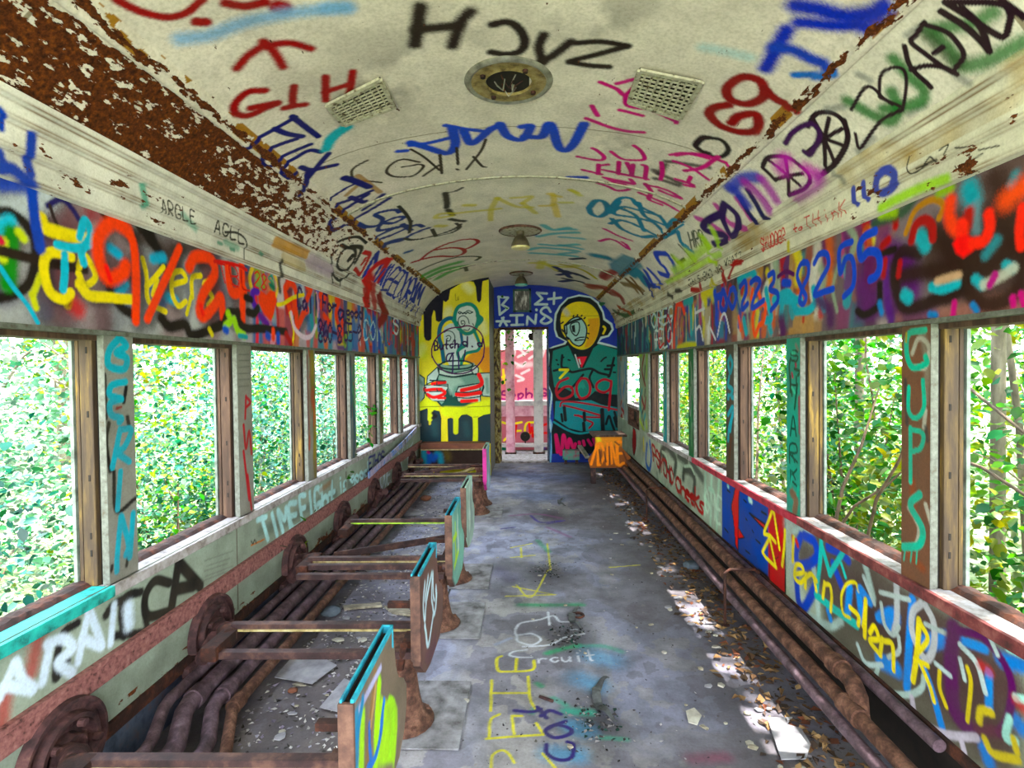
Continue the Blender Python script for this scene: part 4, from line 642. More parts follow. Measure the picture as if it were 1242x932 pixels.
PR[2].C[:] = lin('#179a86').astype(np.float32); st(PR[2], 'H4', '#0a4a34', 4, '490,340 480,420 500,620 |520,420 560,440 545,470|540,540 520,720', .4); st(PR[2], 'H4', '#b02050', 4, '528,380 530,400|500,455 505,480', .5); st(PR[2], 'H4', '#8a4a58', 6, '555,640 560,900', .6); st(PR[2], 'H4', '#9a7a74', 5, '530,240 545,280', .7, .7); [tx(PR[2], v_, c_, '#0a4030', 3, q_, .3) for v_, c_, q_ in (('H4', 'S', '492,285 545,285 545,360 492,360'), ('H4', 'H', '490,480 535,480 535,600 488,600'), ('H4', 'A', '488,780 532,780 532,920 486,920'), ('H5', 'R', '485,60 540,60 540,190 485,190'), ('H5', 'K', '490,250 535,250 535,370 490,370'))]; st(PR[2], 'H4', '#52c0a0', 4, '500,300 520,300|500,560 520,600', .5); st(PR[2], 'H5', '#7a5a48', 12, '500,420 530,480 520,560', .5, .95); st(PR[2], 'H5', TE, 4, '490,380 500,300|545,380 540,440', .4); st(PR[2], 'H5', '#0a4a38', 3, '500,120 520,190|500,260 525,320', .4)
PR[3].C[:] = lin('#4c4438').astype(np.float32); st(PR[3], 'H2', '#12a6bc', 6, '1130,410 1110,470 1130,560 1150,480 1132,412|1120,600 1110,680 1150,720 1130,790 1110,800', .3); st(PR[3], 'H3', '#12a6bc', 6, '1110,0 1160,20|1110,180 1150,110 1160,160 1120,300 1110,420|1150,170 1130,330', .35); st(PR[3], 'H3', '#5a3424', 5, '1130,30 1130,70|1140,400 1120,600', .5)
PR[4].C[:] = lin('#146a3c').astype(np.float32); pstreak(PR[4], 6, ['#0c4a2c', '#1a8a4a', '#8a948c']); PR[5].C[:] = lin('#1a98a4').astype(np.float32); pstreak(PR[5], 8, ['#c8d8d8', '#6a7a4a', '#0e7a8a', '#8a9a5a']); pstreak(PR[0], 10, ['#7a5238', '#8a8478', '#6f4934'])
PRW.C[:] = lin('#9ab08c').astype(np.float32); st(PRW, 'H2', '#9ac41c', 6, '345,380 340,600|270,400 300,390', .6, .9); st(PRW, 'H2', '#129a9c', 6, '270,420 275,680 280,900|300,720 290,800', .5, .95); st(PRW, 'H2', '#8a1c1c', 5, '320,400 300,520 310,600 330,680|300,790 325,900 335,800', .4); st(PRW, 'H3', '#8a1420', 5, '300,40 325,110 330,60', .4); st(PRW, 'H3', '#129aa0', 6, '280,60 300,190|330,180 320,220', .5); st(PRW, 'H3', '#a8c020', 5, '280,230 320,330|340,240 345,300', .6); st(PRW, 'H3', '#3a2a24', 4, '310,230 315,270|315,120 300,170', .5); st(PRW, 'H2', '#302420', 4, '330,500 320,640|330,720 325,780', .5)
st(PRE, 'H2', '#1490c8', 5, '95,500 90,640 110,800 140,620 140,470|120,840 125,930', .4); st(PRE, 'H3', '#a8202c', 4, '105,120 130,160 100,200 125,220|110,40 100,90', .4); st(PRE, 'H2', '#b08a6a', 4, '105,440 95,430 110,420', .5); st(PRE, 'H3', '#d0d4c8', 5, '110,0 115,60|120,180 125,210', .5); pstreak(PRE, 8, ['#c8642c', '#8fae9a', '#d8ccc0'], (.02, .06))
# ================================================================== paint: yellow partition mural
OL, TL = '#0d2f30', '#0e7a6a'
st(EL, 'E1', '#d8d8a8', 9, '620,180 660,220|430,470 450,430|790,560 800,640|180,800 160,850', .9, .8); st(EL, 'E1', '#b4c410', 10, '150,700 200,880', .9, .6)
fl(EL, 'E3', '#d08a28', '600,60 640,20 700,-30 780,-70 868,-80 868,185 800,190 745,115 690,100', .95, .03)
fl(EL, 'E1', '#0b0b1c', '120,545 155,490 195,465 200,690 218,728 250,736 275,715 280,490 298,425 312,440 320,530 350,546 385,527 396,330 420,346 450,318 465,222 560,165 560,120 400,120 250,260 130,440', 1); fl(EL, 'E1', '#0b0b1c', '640,130 700,60 856,60 852,118 790,135 782,200 776,322 755,352 733,330 720,190 698,142', 1)
tx(EL, 'E1', 'Luv', '#6a6a20', .8, '515,262 570,255 570,320 520,325', .3, .8)
fl(EL, 'E1', '#bccac8', '400,600 470,560 560,590 580,760 540,822 430,800 400,720', 1, smooth=True); fl(EL, 'E1', '#c4d2d4', '590,680 690,660 720,720 765,800 700,832 620,852 575,932 560,1010 470,1010 420,900 400,790 540,760', 1); fl(EL, 'E1', '#c2cdc6', '628,378 550,410 520,500 540,590 640,640 700,600 735,510 720,420 680,385', 1, smooth=True)
st(EL, 'E1', '#125c78', 5.2, '505,512 450,508 395,540 362,600 352,700 375,780 390,870 400,940', .2); st(EL, 'E1', '#125c78', 3.4, '575,680 582,760 545,820|560,600 580,700', .2); st(EL, 'E1', TL, 4.6, '628,362 545,395 510,480 522,572 585,640 640,662 710,622 745,520 728,422 682,372 628,362', .2); st(EL, 'E1', TL, 5, '740,480 780,515 745,565|500,530 530,560', .2); st(EL, 'E1', TL, 3.8, '700,622 735,700 762,782 740,830 680,845 622,862 585,920 575,980|560,930 540,840 620,780', .2)
st(EL, 'E1', OL, 1.1, '655,560 640,510 600,482 555,500 545,550 570,590 610,570 605,535 575,535 580,565 595,560|545,450 560,440 600,458 640,430 690,445|400,650 440,632 490,650 512,700 490,750|425,690 450,680 470,700 455,735 425,725 440,705|600,620 640,630 660,610|690,560 700,580|520,760 560,770', .2); st(EL, 'E1', '#15302e', 1.4, '548,452 562,462 575,448 590,462 606,448 622,462 640,446 660,458 690,446', .2)
# jar, hands, sleeves
fl(EL, 'E3', '#90aaa2', '120,168 150,200 205,238 205,430 150,505 105,505', 1, out=OL, wout=1.4); fl(EL, 'E3', '#a9bcb4', '760,190 870,185 870,425 790,420 760,300', 1, out=OL, wout=1.4); st(EL, 'E3', '#5c7c74', 4, '150,260 190,300|830,250 840,380', .7, .7)
fl(EL, 'E3', '#6f9488', '352,120 345,200 335,235 330,330 300,430 370,510 430,545 520,562 640,525 745,485 800,330 770,210 720,200 690,110', 1, out=OL, wout=2.2); fl(EL, 'E3', '#15463e', '420,330 470,350 490,430 560,400 620,440 760,470 640,525 520,560 430,545 370,510 400,480', 1); fl(EL, 'E3', '#a9c2b6', '360,230 560,235 600,290 500,330 470,400 440,330 380,260', .8, .05)
fl(EL, 'E3', '#b9c8c2', '352,150 350,205 500,225 700,190 690,150 500,190', 1, out=OL, wout=1.2); st(EL, 'E3', '#7f9e92', 5, '350,110 420,130 520,142 640,125 690,105', .2); st(EL, 'E3', OL, 2, '350,108 430,72 600,66 690,100 640,138 490,150 380,135 350,108|345,200 500,228 700,195', .2)
fl(EL, 'E3', '#b4c6c2', '228,300 235,220 335,128 352,200 325,262 260,262 300,270', 1, out=OL, wout=1.3); fl(EL, 'E3', '#c0ccc6', '680,130 720,110 750,140 745,190 700,200 680,170', 1, out=OL, wout=1.4)
fl(EL, 'E3', '#c2d0cc', '205,310 440,300 440,345 400,400 415,470 280,470 220,400', 1, out=OL, wout=1.3); fl(EL, 'E3', '#b4c2bc', '545,330 760,290 770,480 700,490 540,475 520,390', 1, out=OL, wout=1.3)
FR = '#e01a38'
st(EL, 'E3', FR, 4, '285,298 350,285 412,280|208,345 215,362 290,352 375,350|232,402 300,432 395,402 402,370 345,358', .25); st(EL, 'E3', FR, 3, '345,440 410,438', .25); st(EL, 'E3', FR, 5, '752,205 782,280 742,322 580,362', .2); st(EL, 'E3', FR, 5, '530,402 600,407 762,385', .2); st(EL, 'E3', FR, 4.2, '580,470 730,465', .2); st(EL, 'E3', OL, 1.4, '265,258 300,266 415,266|300,310 440,318|255,375 370,372|220,330 200,350 230,420|545,325 600,318 700,298|520,380 640,382 760,360|530,432 640,440 760,425|330,285 330,310|330,350 335,365', .2)
st(EL, 'E3', '#d4de0a', 12, '130,560 230,500 300,530|420,572 600,575 700,540 860,500|700,590 860,560', .3)
DK = '#1c3038'
for P_ in ('118,580 150,575 232,545 245,600 245,710 262,716 275,705 280,600 300,562 355,575 372,640 370,890 118,890', '440,650 470,640 494,650 500,795 522,804 545,795 550,650 580,612 630,605 680,632 698,700 694,890 445,890', '745,640 800,612 872,598 872,892 745,892'): fl(EL, 'E3', DK, P_, 1, out='#101c20', wout=.8)
st(EL, 'E3', '#d0da0a', 6, '265,560 262,650|520,600 520,780|715,640 718,800 712,920', .25); st(EL, 'E3', '#0c1014', 4, '290,590 320,620|290,640 300,630', .6); st(EL, 'E3', '#2a4a4e', 8, '300,700 310,800|620,700 640,800', .9, .6); st(EL, 'E3', '#6a7a10', 1, '150,530 400,522|640,530 870,520|700,630 745,628', .3, .8, smooth=False)
st(EL, 'E1', '#561846', 1.7, '570,598 480,605 400,640 320,715 280,810 282,900|570,598 640,582 720,610 780,672 806,780 798,900', .2); st(EL, 'E3', '#46184c', 1.7, '280,10 312,75 385,155 480,192 600,190 700,150 775,70 800,10', .2); tx(EL, 'E1', 'Butch', '#2a0e40', 2, '305,742 550,722 545,800 308,828', .2); tx(EL, 'E1', 'd.d', '#2a0e40', 2, '588,690 795,715 785,790 590,790', .2); st(EL, 'E1', '#2a1050', 1.8, '500,855 440,870 425,920 450,935 490,870 488,1050|545,850 552,1010|615,830 600,940', .2)
# ================================================================== paint: blue end wall mural
LT = '#c3d8d6'
st(ER, 'E1', LT, 2.8, '950,290 962,470|948,292 1045,300 985,372 1045,405 962,470|930,538 1060,538|1000,500 962,580|985,505 1032,578|1070,478 1192,475|1132,478 1132,575|1080,575 1198,572', .2, smooth=False); st(ER, 'E2', LT, 2.8, '75,572 82,490 158,562 168,470', .2, smooth=False); st(ER, 'E2', LT, 2.8, '312,442 280,397 232,410 220,452 300,502 320,532 262,562 215,540 250,502', .2); st(ER, 'E2', LT, 2.8, '275,258 175,250 230,310 157,367 278,367|350,252 345,362|290,315 418,300', .2, smooth=False); st(ER, 'E2', LT, 3, '170,420 172,424', .2)
st(ER, 'E2', '#0c2a86', 8, '150,220 300,200|940,560 970,700|20,600 250,600', .9, .6); st(ER, 'D7', '#0a5a8a', 5, '330,300 340,830', .4, .9, smooth=False)
fl(ER, 'E2', LT, '345,560 355,460 400,380 480,300 600,268 720,288 800,348 845,438 862,508 932,558 948,622 900,692 832,712 800,742 900,768 990,800 990,960 268,960 292,812 340,788 440,758 458,740 368,692 348,620', 1)
st(ER, 'E4', '#b7d4dc', 2.2, '270,-60 295,60 280,150 290,310 325,390 300,640 320,780', .2); st(ER, 'E6', '#7fb4d6', 2, '300,60 325,140 322,330 310,515', .2)
BK = '#07151a'
fl(ER, 'E2', BK, '364,560 375,470 415,388 490,312 600,286 710,302 782,358 832,450 842,522 912,572 927,617 888,677 815,692 780,760 900,788 1020,815 1020,1000 295,1000 308,815 350,800 460,770 480,740 390,692 364,620', 1)
fl(ER, 'E4', BK, '285,-60 1020,-60 1040,1000 330,1000 320,780 345,640 330,400 290,300 300,150 320,60', 1)
fl(ER, 'E2', '#dcc918', '410,522 430,440 482,380 560,345 650,345 730,380 790,460 806,560 782,680 742,760 690,806 620,822 540,792 480,722 428,640', 1, smooth=True); fl(ER, 'E2', '#d29a30', '690,512 800,502 805,572 782,680 742,758 690,800 650,802 690,700 700,600', .95, .02); st(ER, 'E2', '#d8c818', 2.5, '845,590 862,612 842,660', .2); st(ER, 'E2', '#7a6a10', .7, '415,488 800,482', .3, .7, smooth=False); st(ER, 'E2', '#b4b8b4', 6, '460,430 480,460', .8, .7)
fl(ER, 'E2', '#a6ccc4', '450,582 528,512 600,497 660,562 676,642 652,742 602,786 540,762 500,712 468,680', 1, smooth=True, out=BK, wout=1.7)
st(ER, 'E2', BK, 1.5, '510,602 522,562 592,547 602,622 572,682 530,652 510,602|555,725 600,702 652,696|560,732 645,722|448,582 470,572 476,662 452,652 448,582', .2); fl(ER, 'E2', BK, '522,582 556,572 562,652 532,642', 1); st(ER, 'E2', BK, 2.6, '465,574 540,535 622,512', .2); st(ER, 'E2', BK, 1.8, '420,560 440,545|430,620 440,640|470,700 490,720|540,490 545,480|580,482 585,472|620,486 628,478|650,510 660,500|690,580 700,575|688,660 698,662|680,700 690,710', .3)
fl(ER, 'E4', '#12796c', '338,-35 490,-88 545,20 608,138 645,138 705,20 742,-62 800,-105 985,-45 988,405 900,400 760,368 700,425 560,440 540,382 455,340 350,330 322,130', 1); fl(ER, 'E4', '#12828a', '362,470 560,470 720,462 820,505 990,535 1000,760 840,765 620,772 500,742 352,645', 1); fl(ER, 'E4', '#126a72', '830,520 990,540 1000,760 840,765', .9)
st(ER, 'E4', BK, 3, '430,10 425,125 480,140 525,178 620,160 720,145 800,185 880,205 905,212 950,35|885,115 950,110|860,150 910,150', .2); st(ER, 'E4', BK, 2.8, '345,165 420,150 500,170|735,160 705,240 742,330|640,205 560,300 520,340', .2); st(ER, 'E4', BK, 2, '490,55 508,60|370,55 378,60|385,100 392,104|820,70 850,40 870,30|945,180 965,182|420,40 445,30', .3)
fl(ER, 'E4', BK, '330,350 450,345 545,390 560,440 700,425 762,370 900,402 990,412 990,532 850,512 720,455 660,462 560,452 360,442', .97); fl(ER, 'E4', '#14907e', '600,290 640,270 672,352 655,330 640,352 625,330 590,350', 1)
fl(ER, 'E4', BK, '520,-25 595,130 640,135 720,-40', 1); fl(ER, 'E4', '#d8164a', '572,28 678,22 626,136', 1); st(ER, 'E4', '#c6d0d0', 1.6, '600,50 612,95|560,5 600,130', .2); st(ER, 'E4', '#d4d616', 3, '405,155 488,155 408,238', .2, smooth=False)
R9 = '#a01c34'
st(ER, 'E4', R9, 3, '487,240 400,282 370,362 392,432 452,445 532,402 522,332 452,330 382,392|620,242 575,312 582,392 622,442 692,412 712,332 680,252 620,242|922,272 850,252 780,292 780,352 850,382 912,342 922,270 915,352 898,560', .2); st(ER, 'E4', R9, 2.2, '410,522 432,480 562,480 780,515 985,560|442,512 562,540 700,580 842,622|555,612 680,630 832,632|590,612 680,662 737,692 700,742', .25)
st(ER, 'E4', BK, 4, '450,535 462,660|650,590 655,662|645,692 650,762', .2); st(ER, 'E4', BK, 3, '422,602 432,672|870,700 900,620 930,700 960,782|955,580 990,700', .2); st(ER, 'E4', BK, 5, '830,560 838,762|960,640 985,720', .3); st(ER, 'E6', '#14888e', 2.4, '345,100 480,180 600,215 740,200 870,225', .2); st(ER, 'E6', '#d0146c', 4, '365,232 382,402|367,232 420,425 442,232 482,372 502,272 542,362 562,322', .25); st(ER, 'E6', '#c4146a', 3.4, '600,302 612,352|642,292 652,332|690,282 722,332|742,272 762,332', .3)
st(ER, 'F', '#3a3426', 3, '597.5,335 599,575', .2, .9, smooth=False)
# ================================================================== paint: floor
FY = '#d8d044'
st(FL, 'D5', '#2f8a66', 7, '230,20 400,22 570,15', .9, .6); st(FL, 'D5', '#1f9a6a', 6, '385,290 480,262 562,245|330,460 352,472|300,620 320,600', .9, .8); st(FL, 'D5', '#2a9a86', 10, '490,612 630,622', .9, .75); st(FL, 'D5', '#3a9a80', 6, '420,540 490,580|560,250 700,250 800,280|690,760 830,772', .9, .6); st(FL, 'D5', '#4a9ccc', 22, '560,430 660,470|640,300 750,335', 1, .5); st(FL, 'D5', '#4a9cc8', 20, '400,850 560,862|520,700 600,720', 1, .55)
st(FL, 'D5', FY, 3, '130,305 105,322 110,382 150,392 300,382 312,330|215,320 210,382|75,440 70,612|70,512 280,512|280,420 290,542 322,602|120,630 70,662 60,762|45,768 200,755 365,745|325,680 365,745|190,650 200,742|190,640 245,640|70,935 80,862 130,832 170,852 202,902|360,850 430,930', .5, .97)
st(FL, 'D5', '#241466', 4.8, '205,610 300,617 350,602|330,590 382,652|350,640 400,610 462,630|490,670 400,702 378,732 430,762 510,742 515,712 440,690 390,712|382,800 385,850 450,886 522,872 532,802 500,785', .4)
st(FL, 'D5', '#ccd0dc', 2.2, '210,152 240,120 340,102 420,80 460,112 545,112|210,150 215,186 300,180 350,212 300,242 222,222 215,190|250,252 400,242 480,202 592,180|520,157 552,157|270,270 200,280 175,300 230,312 300,312|390,60 400,130', .5, .97); tx(FL, 'D5', 'rcuit', '#ccd0dc', 2, '330,300 640,270 655,330 340,345', .4, .97); st(FL, 'D5', '#9aa4c4', 4, '100,240 180,205', .9, .6)
st(FL, 'B5', FY, 1.6, '150,262 212,250|150,292 222,285|180,262 182,292|155,380 280,405|165,375 212,412 262,330|260,250 270,330|450,322 540,315', .6, .9); st(FL, 'B5', FY, 2, '135,410 285,405', .7, .8); st(FL, 'B5', '#2f9a68', 4, '230,240 265,275|180,435 370,437', .9, .6); st(FL, 'B5', '#8a4a80', 3, '150,165 230,160 300,172|260,200 330,230', .9, .6); st(FL, 'B5', '#3a2a8a', 2.2, '120,205 160,200|210,165 240,185 300,180|260,190 310,180', .6, .8); st(FL, 'B5', '#883050', 13, '700,905 802,900', 1, .5); st(FL, 'B5', '#54507a', 16, '110,330 150,360', 1, .5); st(FL, 'B5', '#6a80b4', 22, '120,40 300,50|200,100 260,110', 1, .5)
# ================================================================== paint: the next car's end, seen through the door
st(NC, 'D7', '#c87884', 30, '100,300 300,300', 1, .6); st(NC, 'D7', '#8a4a40', 14, '80,560 330,560', .8, .8); st(NC, 'D7', '#e0d4da', 3, '150,270 160,230 200,260 170,280|200,270 240,240 270,260 230,290|150,310 190,330 210,310|160,380 200,400 170,410|190,370 230,350|270,180 310,200|280,250 310,240 300,280', .5, .9); st(NC, 'D7', '#e0d4da', 6, '170,330 240,320', .8, .6); st(NC, 'D7', YEL, 3, '90,350 95,420|85,390 105,380', .4, .9)
tx(NC, 'D7', 'Seph', '#6a1450', 2.4, '82,468 245,445 245,500 82,510', .25); tx(NC, 'D7', 'G', '#6a1450', 2.4, '295,450 325,455 325,490 295,488', .25); st(NC, 'D7', '#e8d414', 2.6, '85,632 125,650 130,690 95,730|150,640 190,632|155,680 185,678|260,632 215,640 210,690 250,690', .3); st(NC, 'D7', '#d82020', 3, '160,650 150,720|230,640 235,690|245,660 250,710|300,650 330,640|300,690 330,690', .3); st(NC, 'D7', '#6a5aa0', 5, '305,760 320,790', .7); st(NC, 'D7', '#18907a', 6, '85,775 115,785', .6)
# ================================================================== shell
def S_(o, label=None):
    o['kind'] = 'structure'
    if label: o['label'] = label
    return o
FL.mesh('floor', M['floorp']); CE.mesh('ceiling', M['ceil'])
WL.mesh('wall_left', M['paint']); WR.mesh('wall_right', M['paint'])
LBL.mesh('trim_1', M['mural']); LBR.mesh('trim_2', M['mural']); COL_.mesh('trim_3', M['trim']); COR.mesh('trim_4', M['trim'])
o = EL.mesh('wall_far_left', M['mural'], keep=lambda u, v: v < zroof(u)+.03)
o = ER.mesh('wall_far', M['mural'], keep=lambda u, v: (v < zroof(u)+.03) & ~((u > DX0) & (u < DX1) & (v < DZ)))
NCO = NC.mesh('wall_next_car', M['mural'])
tn = [5]
def trim(mb, m):
    o = mb.build('trim_%d' % tn[0], m); tn[0] += 1; o['kind'] = 'structure'; return o
for s, y1 in ((-1, YP), (1, YE)):
    trim(MB().box((s*(HW-.012), -1.6, LBB-.014), (s*(HW+.03), y1, LBB+.001)), M['whitestrip'])
    trim(MB().box((s*(HW+.03), -1.6, LBB-.032), (s*(HW+.125), y1, LBB+.05)), M['wood'])
S_(MB().box((-HW-.05, -1.6, 0), (-HW-.02, YP, .19)).build('baseboard_left', M['bluegrey']))
S_(MB().box((HW+.02, -1.6, 0), (HW+.05, YE, .25)).build('baseboard_right', M['dark']))
trim(MB().box((-HW-.02, -1.6, .185), (-HW+.012, YP, .235), .004), M['rustdark'])
trim(MB().box((HW-.014, -1.6, .225), (HW+.02, YE, .262), .004), M['rustdark'])
trim(MB().box((-HW, -1.6, .452), (-HW+.022, YP, .470)).box((-HW, -1.6, .385), (-HW+.014, YP, .455)), M['railpink'])
for y0 in (3.46, 6.15):                                             # roof ribs
    pts = [(p[0], y0, p[1]-.002) for p in CE.prof if abs(p[0]) < 1.07]
    mb = MB(); n = len(pts); vs = []
    for x, y, z in pts: vs += [(x, y-.014, z), (x, y-.012, z-.007), (x, y+.012, z-.007), (x, y+.014, z)]
    mb.add(vs, [(i*4+j, i*4+j+1, i*4+4+j+1, i*4+4+j) for i in range(n-1) for j in range(3)])
    trim(mb, M['ribcream'])
S_(MB().box((-1.62, -1.6, 2.68), (1.62, YN-.15, 2.74)).box((-1.5, YE+.1, 2.05), (1.5, YN-.15, 2.12)).box((-HW-.12, -1.6, LBT), (-HW-.1, YE, 2.7)).box((HW+.1, -1.6, LBT), (HW+.12, YE, 2.7)).build('roof', M['dark']))  # slabs past the end wall are added to shade the next car's end
for s in (-1, 1): trim(MB().box((s*(HW+.115), -1.6, -.25), (s*(HW+.13), YE, SILL-.03)).box((s*(HW+.115), -1.6, LBB-.03), (s*(HW+.13), YE, 2.05)), M['bluegrey'])
# partition side, door jambs
S_(MB().box((XS-.035, YP+.004, 0), (XS, YE-.004, zroof(XS))).build('wall_partition_side', M['whitestrip']))
d = empty('door_1', (0, YE, 0)); d['kind'] = 'structure'
MB().box((DX0-.10, YE-.05, 0), (DX0-.012, YE+.10, DZ+.02), .006).box((DX0-.03, YE-.02, 0), (DX0, YE+.12, DZ+.02), .004).build('jamb', paint_jamb := surf_mat('flaking_jamb', [(.36, '#1a120c'), (.46, '#4a3018'), (.54, '#8a7a3a'), (.7, '#9a947a')], 30, .8, 0, 7, .6, (1, 1, .4)), d).location = (0, -YE, 0)
MB().box((DX0-.02, YE-.02, DZ), (DX1+.03, YE+.10, DZ+.035), .004).build('header', M['rustdark'], d).location = (0, -YE, 0)
MB().box((DX1, YE-.012, 0), (DX1+.03, YE+.10, DZ), .004).build('jamb', M['bluegrey'], d).location = (0, -YE, 0)
MB().box((DX0-.02, YE-.05, .0), (DX1+.02, YE+.14, .022), .005).build('threshold', M['sillwhite'], d).location = (0, -YE, 0)
# ---------- windows: painted post, chipped edge, wooden sash guide, sill
wn = [1]
def window(s, far, nxt, psurf, sill, lip, w=.135, z0=SILL, guide='wood', zs=None):
    zs = zs or z0
    e = empty('window_%d' % wn[0], (0, 0, 0)); wn[0] += 1; e['kind'] = 'structure'
    if psurf is not None: psurf.mesh('post', M['paint'], e)
    n = far-w; zt = LBB-.002
    MB().box((s*(HW+.001), n, z0), (s*(HW+.027), far-.002, zt), .004).build('post_edge', M['whitestrip'], e)
    MB().box((s*(HW+.025), n+.012, z0), (s*(HW+.122), far-.004, zt)).build('post_core', M['dark'], e)
    g = MB().box((s*(HW+.040), n-.006, z0), (s*(HW+.086), n+.03, zt), .004).box((s*(HW+.094), n+.002, z0), (s*(HW+.108), n+.03, zt), .003)
    g.mi = 1
    for z in (.80, .86, 1.06, 1.28, 1.50): g.box((s*(HW+.055), n-.0075, z), (s*(HW+.062), n, z+.022))
    g.build('sash_guide', [M[guide], M['dark']], e)
    MB().box((s*(HW+.112), n-.004, z0-.02), (s*(HW+.124), far, zt)).build('outer_edge', M['outer'], e)
    y0, y1 = (far if zs != z0 else n), nxt
    b = MB().box((s*(HW-.006), y0, zs-.03), (s*(HW+.128), y1, zs), .004); b.mi = 1
    b.box((s*(HW-.018), y0, zs-.036), (s*(HW-.002), y1, zs+.002), .003)
    b.build('sill', [M[sill], M[lip]], e)
    r = MB(); m_ = 40; vs = []
    for k in range(m_+1):                                           # worn, debris-covered ridge at the outer edge
        y = y0+(y1-y0)*k/m_; h = .010+.009*random.random()
        for dx, dz in ((.062, 0), (.075+.008*random.random(), h*.8), (.10, h), (.13, h*.7), (.13, -.02)): vs.append((s*(HW+dx), y, zs+dz+.001))
    r.add(vs, [(k*5+j, k*5+j+1, k*5+6+j, k*5+5+j) for k in range(m_) for j in range(4)]); r.build('sill_ridge', M['rustdark'], e)
    return e
for i in range(-3, 7):
    far = 1.9553+i*PITCH_W; nx = far+PITCH_W-.135 if i < 6 else YP
    ps = PL[i+1] if -1 <= i <= 5 else None
    if i == 6: window(-1, far, YP-.01, None, 'sillwhite', 'sillwhite', .05); continue
    if ps is None: ps = post_surf(-1, far); pstreak(ps, 6, ['#7a7a78', '#5a5a58', '#9a9a94'])
    window(-1, far, nx, ps, 'turq' if i in (0, -1) and i < 0 else 'sillwhite', 'turq' if i < 0 else 'sillwhite', guide='woody' if i in (0, 2) else 'wood')
PLE.mesh('trim_%d' % tn[0], M['paint']); tn[0] += 1
for i in range(-3, 5):
    far = 1.9354+i*PITCH_W; nx = far+PITCH_W-.135 if i < 4 else 5.99
    ps = PR[i+1] if i >= -1 else post_surf(1, far)
    window(1, far, nx, ps, 'sillwhite', 'crimson' if i in (1, 2) else 'sillred' if i < 3 else 'sillwhite', guide='woody' if i in (0, 1) else 'wood')
window(1, 6.49, 7.22, PRW, 'sillwhite', 'sillwhite', .50, SILL-.02, zs=.935)
PRE.mesh('trim_%d' % tn[0], M['paint']); tn[0] += 1
pts_ = [on_x(x, y, -HW+.05) for x, y in ((447, 577), (470, 556), (488, 539), (505, 521))]
lr = MB()
for a, b_ in zip(pts_[:-1], pts_[1:]): lr.obox(a, b_, .012, .055)
trim(lr, surf_mat('lifted_rail_paint', [(.3, '#4a3a58'), (.48, '#a8a0bc'), (.55, '#3a78c0'), (.62, '#b4aac4'), (.75, '#c4bccc')], 5, .6, 0, 5, .2))
# below the small window: rusty box recess
trim(MB().box((HW-.004, 6.49, .69), (HW+.06, 6.62, .91)).box((HW-.004, 7.08, .69), (HW+.06, 7.22, .91)).box((HW-.004, 6.49, .66), (HW+.06, 7.22, .73)).box((HW-.004, 6.49, .87), (HW+.06, 7.22, .91)), M['rust'])
trim(MB().box((HW+.05, 6.49, .66), (HW+.07, 7.22, .91)), M['dark'])

# ================================================================== seat frames along the left side
CNL = [(.22, .20), (.244, .09), (.32, 0), (.66, 0)]; CFL = [(.22, .43), (.26, .50), (.32, .535), (.385, .54), (.43, .50), (.47, .435), (.52, .405), (.66, .37)]
yn_ = lambda z: np.interp(z, *zip(*CNL)); yf_ = lambda z: np.interp(z, *zip(*CFL))
class Panel(Surf):
    def __init__(s, Y, X, base): s.Y, s.X = Y, X; super().__init__(np.linspace(.22, .66, 90), np.linspace(0, .54, 100), base)
    def pos3(s, U, V): return np.stack([np.full_like(U, s.X), s.Y+yn_(U)+V/.54*(yf_(U)-yn_(U)), U], -1)
    def hit(s, x, y):
        p = on_x(x, y, s.X); a, b = yn_(p[2]), yf_(p[2]); return (p[2], (p[1]-s.Y-a)/max(.05, b-a)*.54)
    def scale(s, uv): return 1.9*(s.Y+.2)/FPX
PX_ = -.339
def seat_panel(Y, base, rim, edge, parent, paint=None):
    p = Panel(Y, PX_, base); v = fbm(*np.meshgrid(p.U*9, p.V*9), (1, 1), int(Y*10)); p.C *= (.7+.6*v)[..., None].astype(np.float32); p.P[:] = .22
    if paint: paint(p)
    root = p.mesh('end_panel', M['paint'], parent)
    z = np.linspace(.22, .66, 40); A = [(PX_, Y+yn_(k), k) for k in z]; B = [(PX_, Y+yf_(k), k) for k in z]
    loop = A[::-1]+B; mb = MB(); n = len(loop); back = [(q[0]-.028, q[1], q[2]) for q in loop]
    mb.add(loop+back, [(i, i+1, n+i+1, n+i) for i in range(n-1)]); mb.add(back, [tuple(range(n))])
    mb.box((PX_-.034, Y-.006, .34), (PX_+.004, Y+.006, .66), .002); mb.build('edge_band', edge, root)
    MB().box((PX_-.005, Y, .654), (PX_+.003, Y+.37, .668), .001).box((PX_-.031, Y, .654), (PX_-.025, Y+.37, .668), .001).box((PX_-.031, Y+.362, .60), (PX_+.003, Y+.37, .668), .001).build('top_rim', rim, root)
    MB().box((PX_-.025, Y+.004, .64), (PX_-.005, Y+.362, .645)).build('dark_slot_strip', M['dark'], root)  # near-black strip colours in the shade inside the hollow panel
def angle_bar(p, q, m, parent, lip=None):
    mb = MB().obox((p[0], p[1], p[2]), (q[0], q[1], q[2]), .004, .024); mb.obox((p[0], p[1]+.014, p[2]+.012), (q[0], q[1]+.014, q[2]+.012), .030, .004)
    if lip: mb.mi = 1; mb.obox((p[0], p[1]-.004, p[2]-.009), (q[0], q[1]-.004, q[2]-.009), .006, .008)
    return mb.build('cross_bar', [m, lip or m], parent)
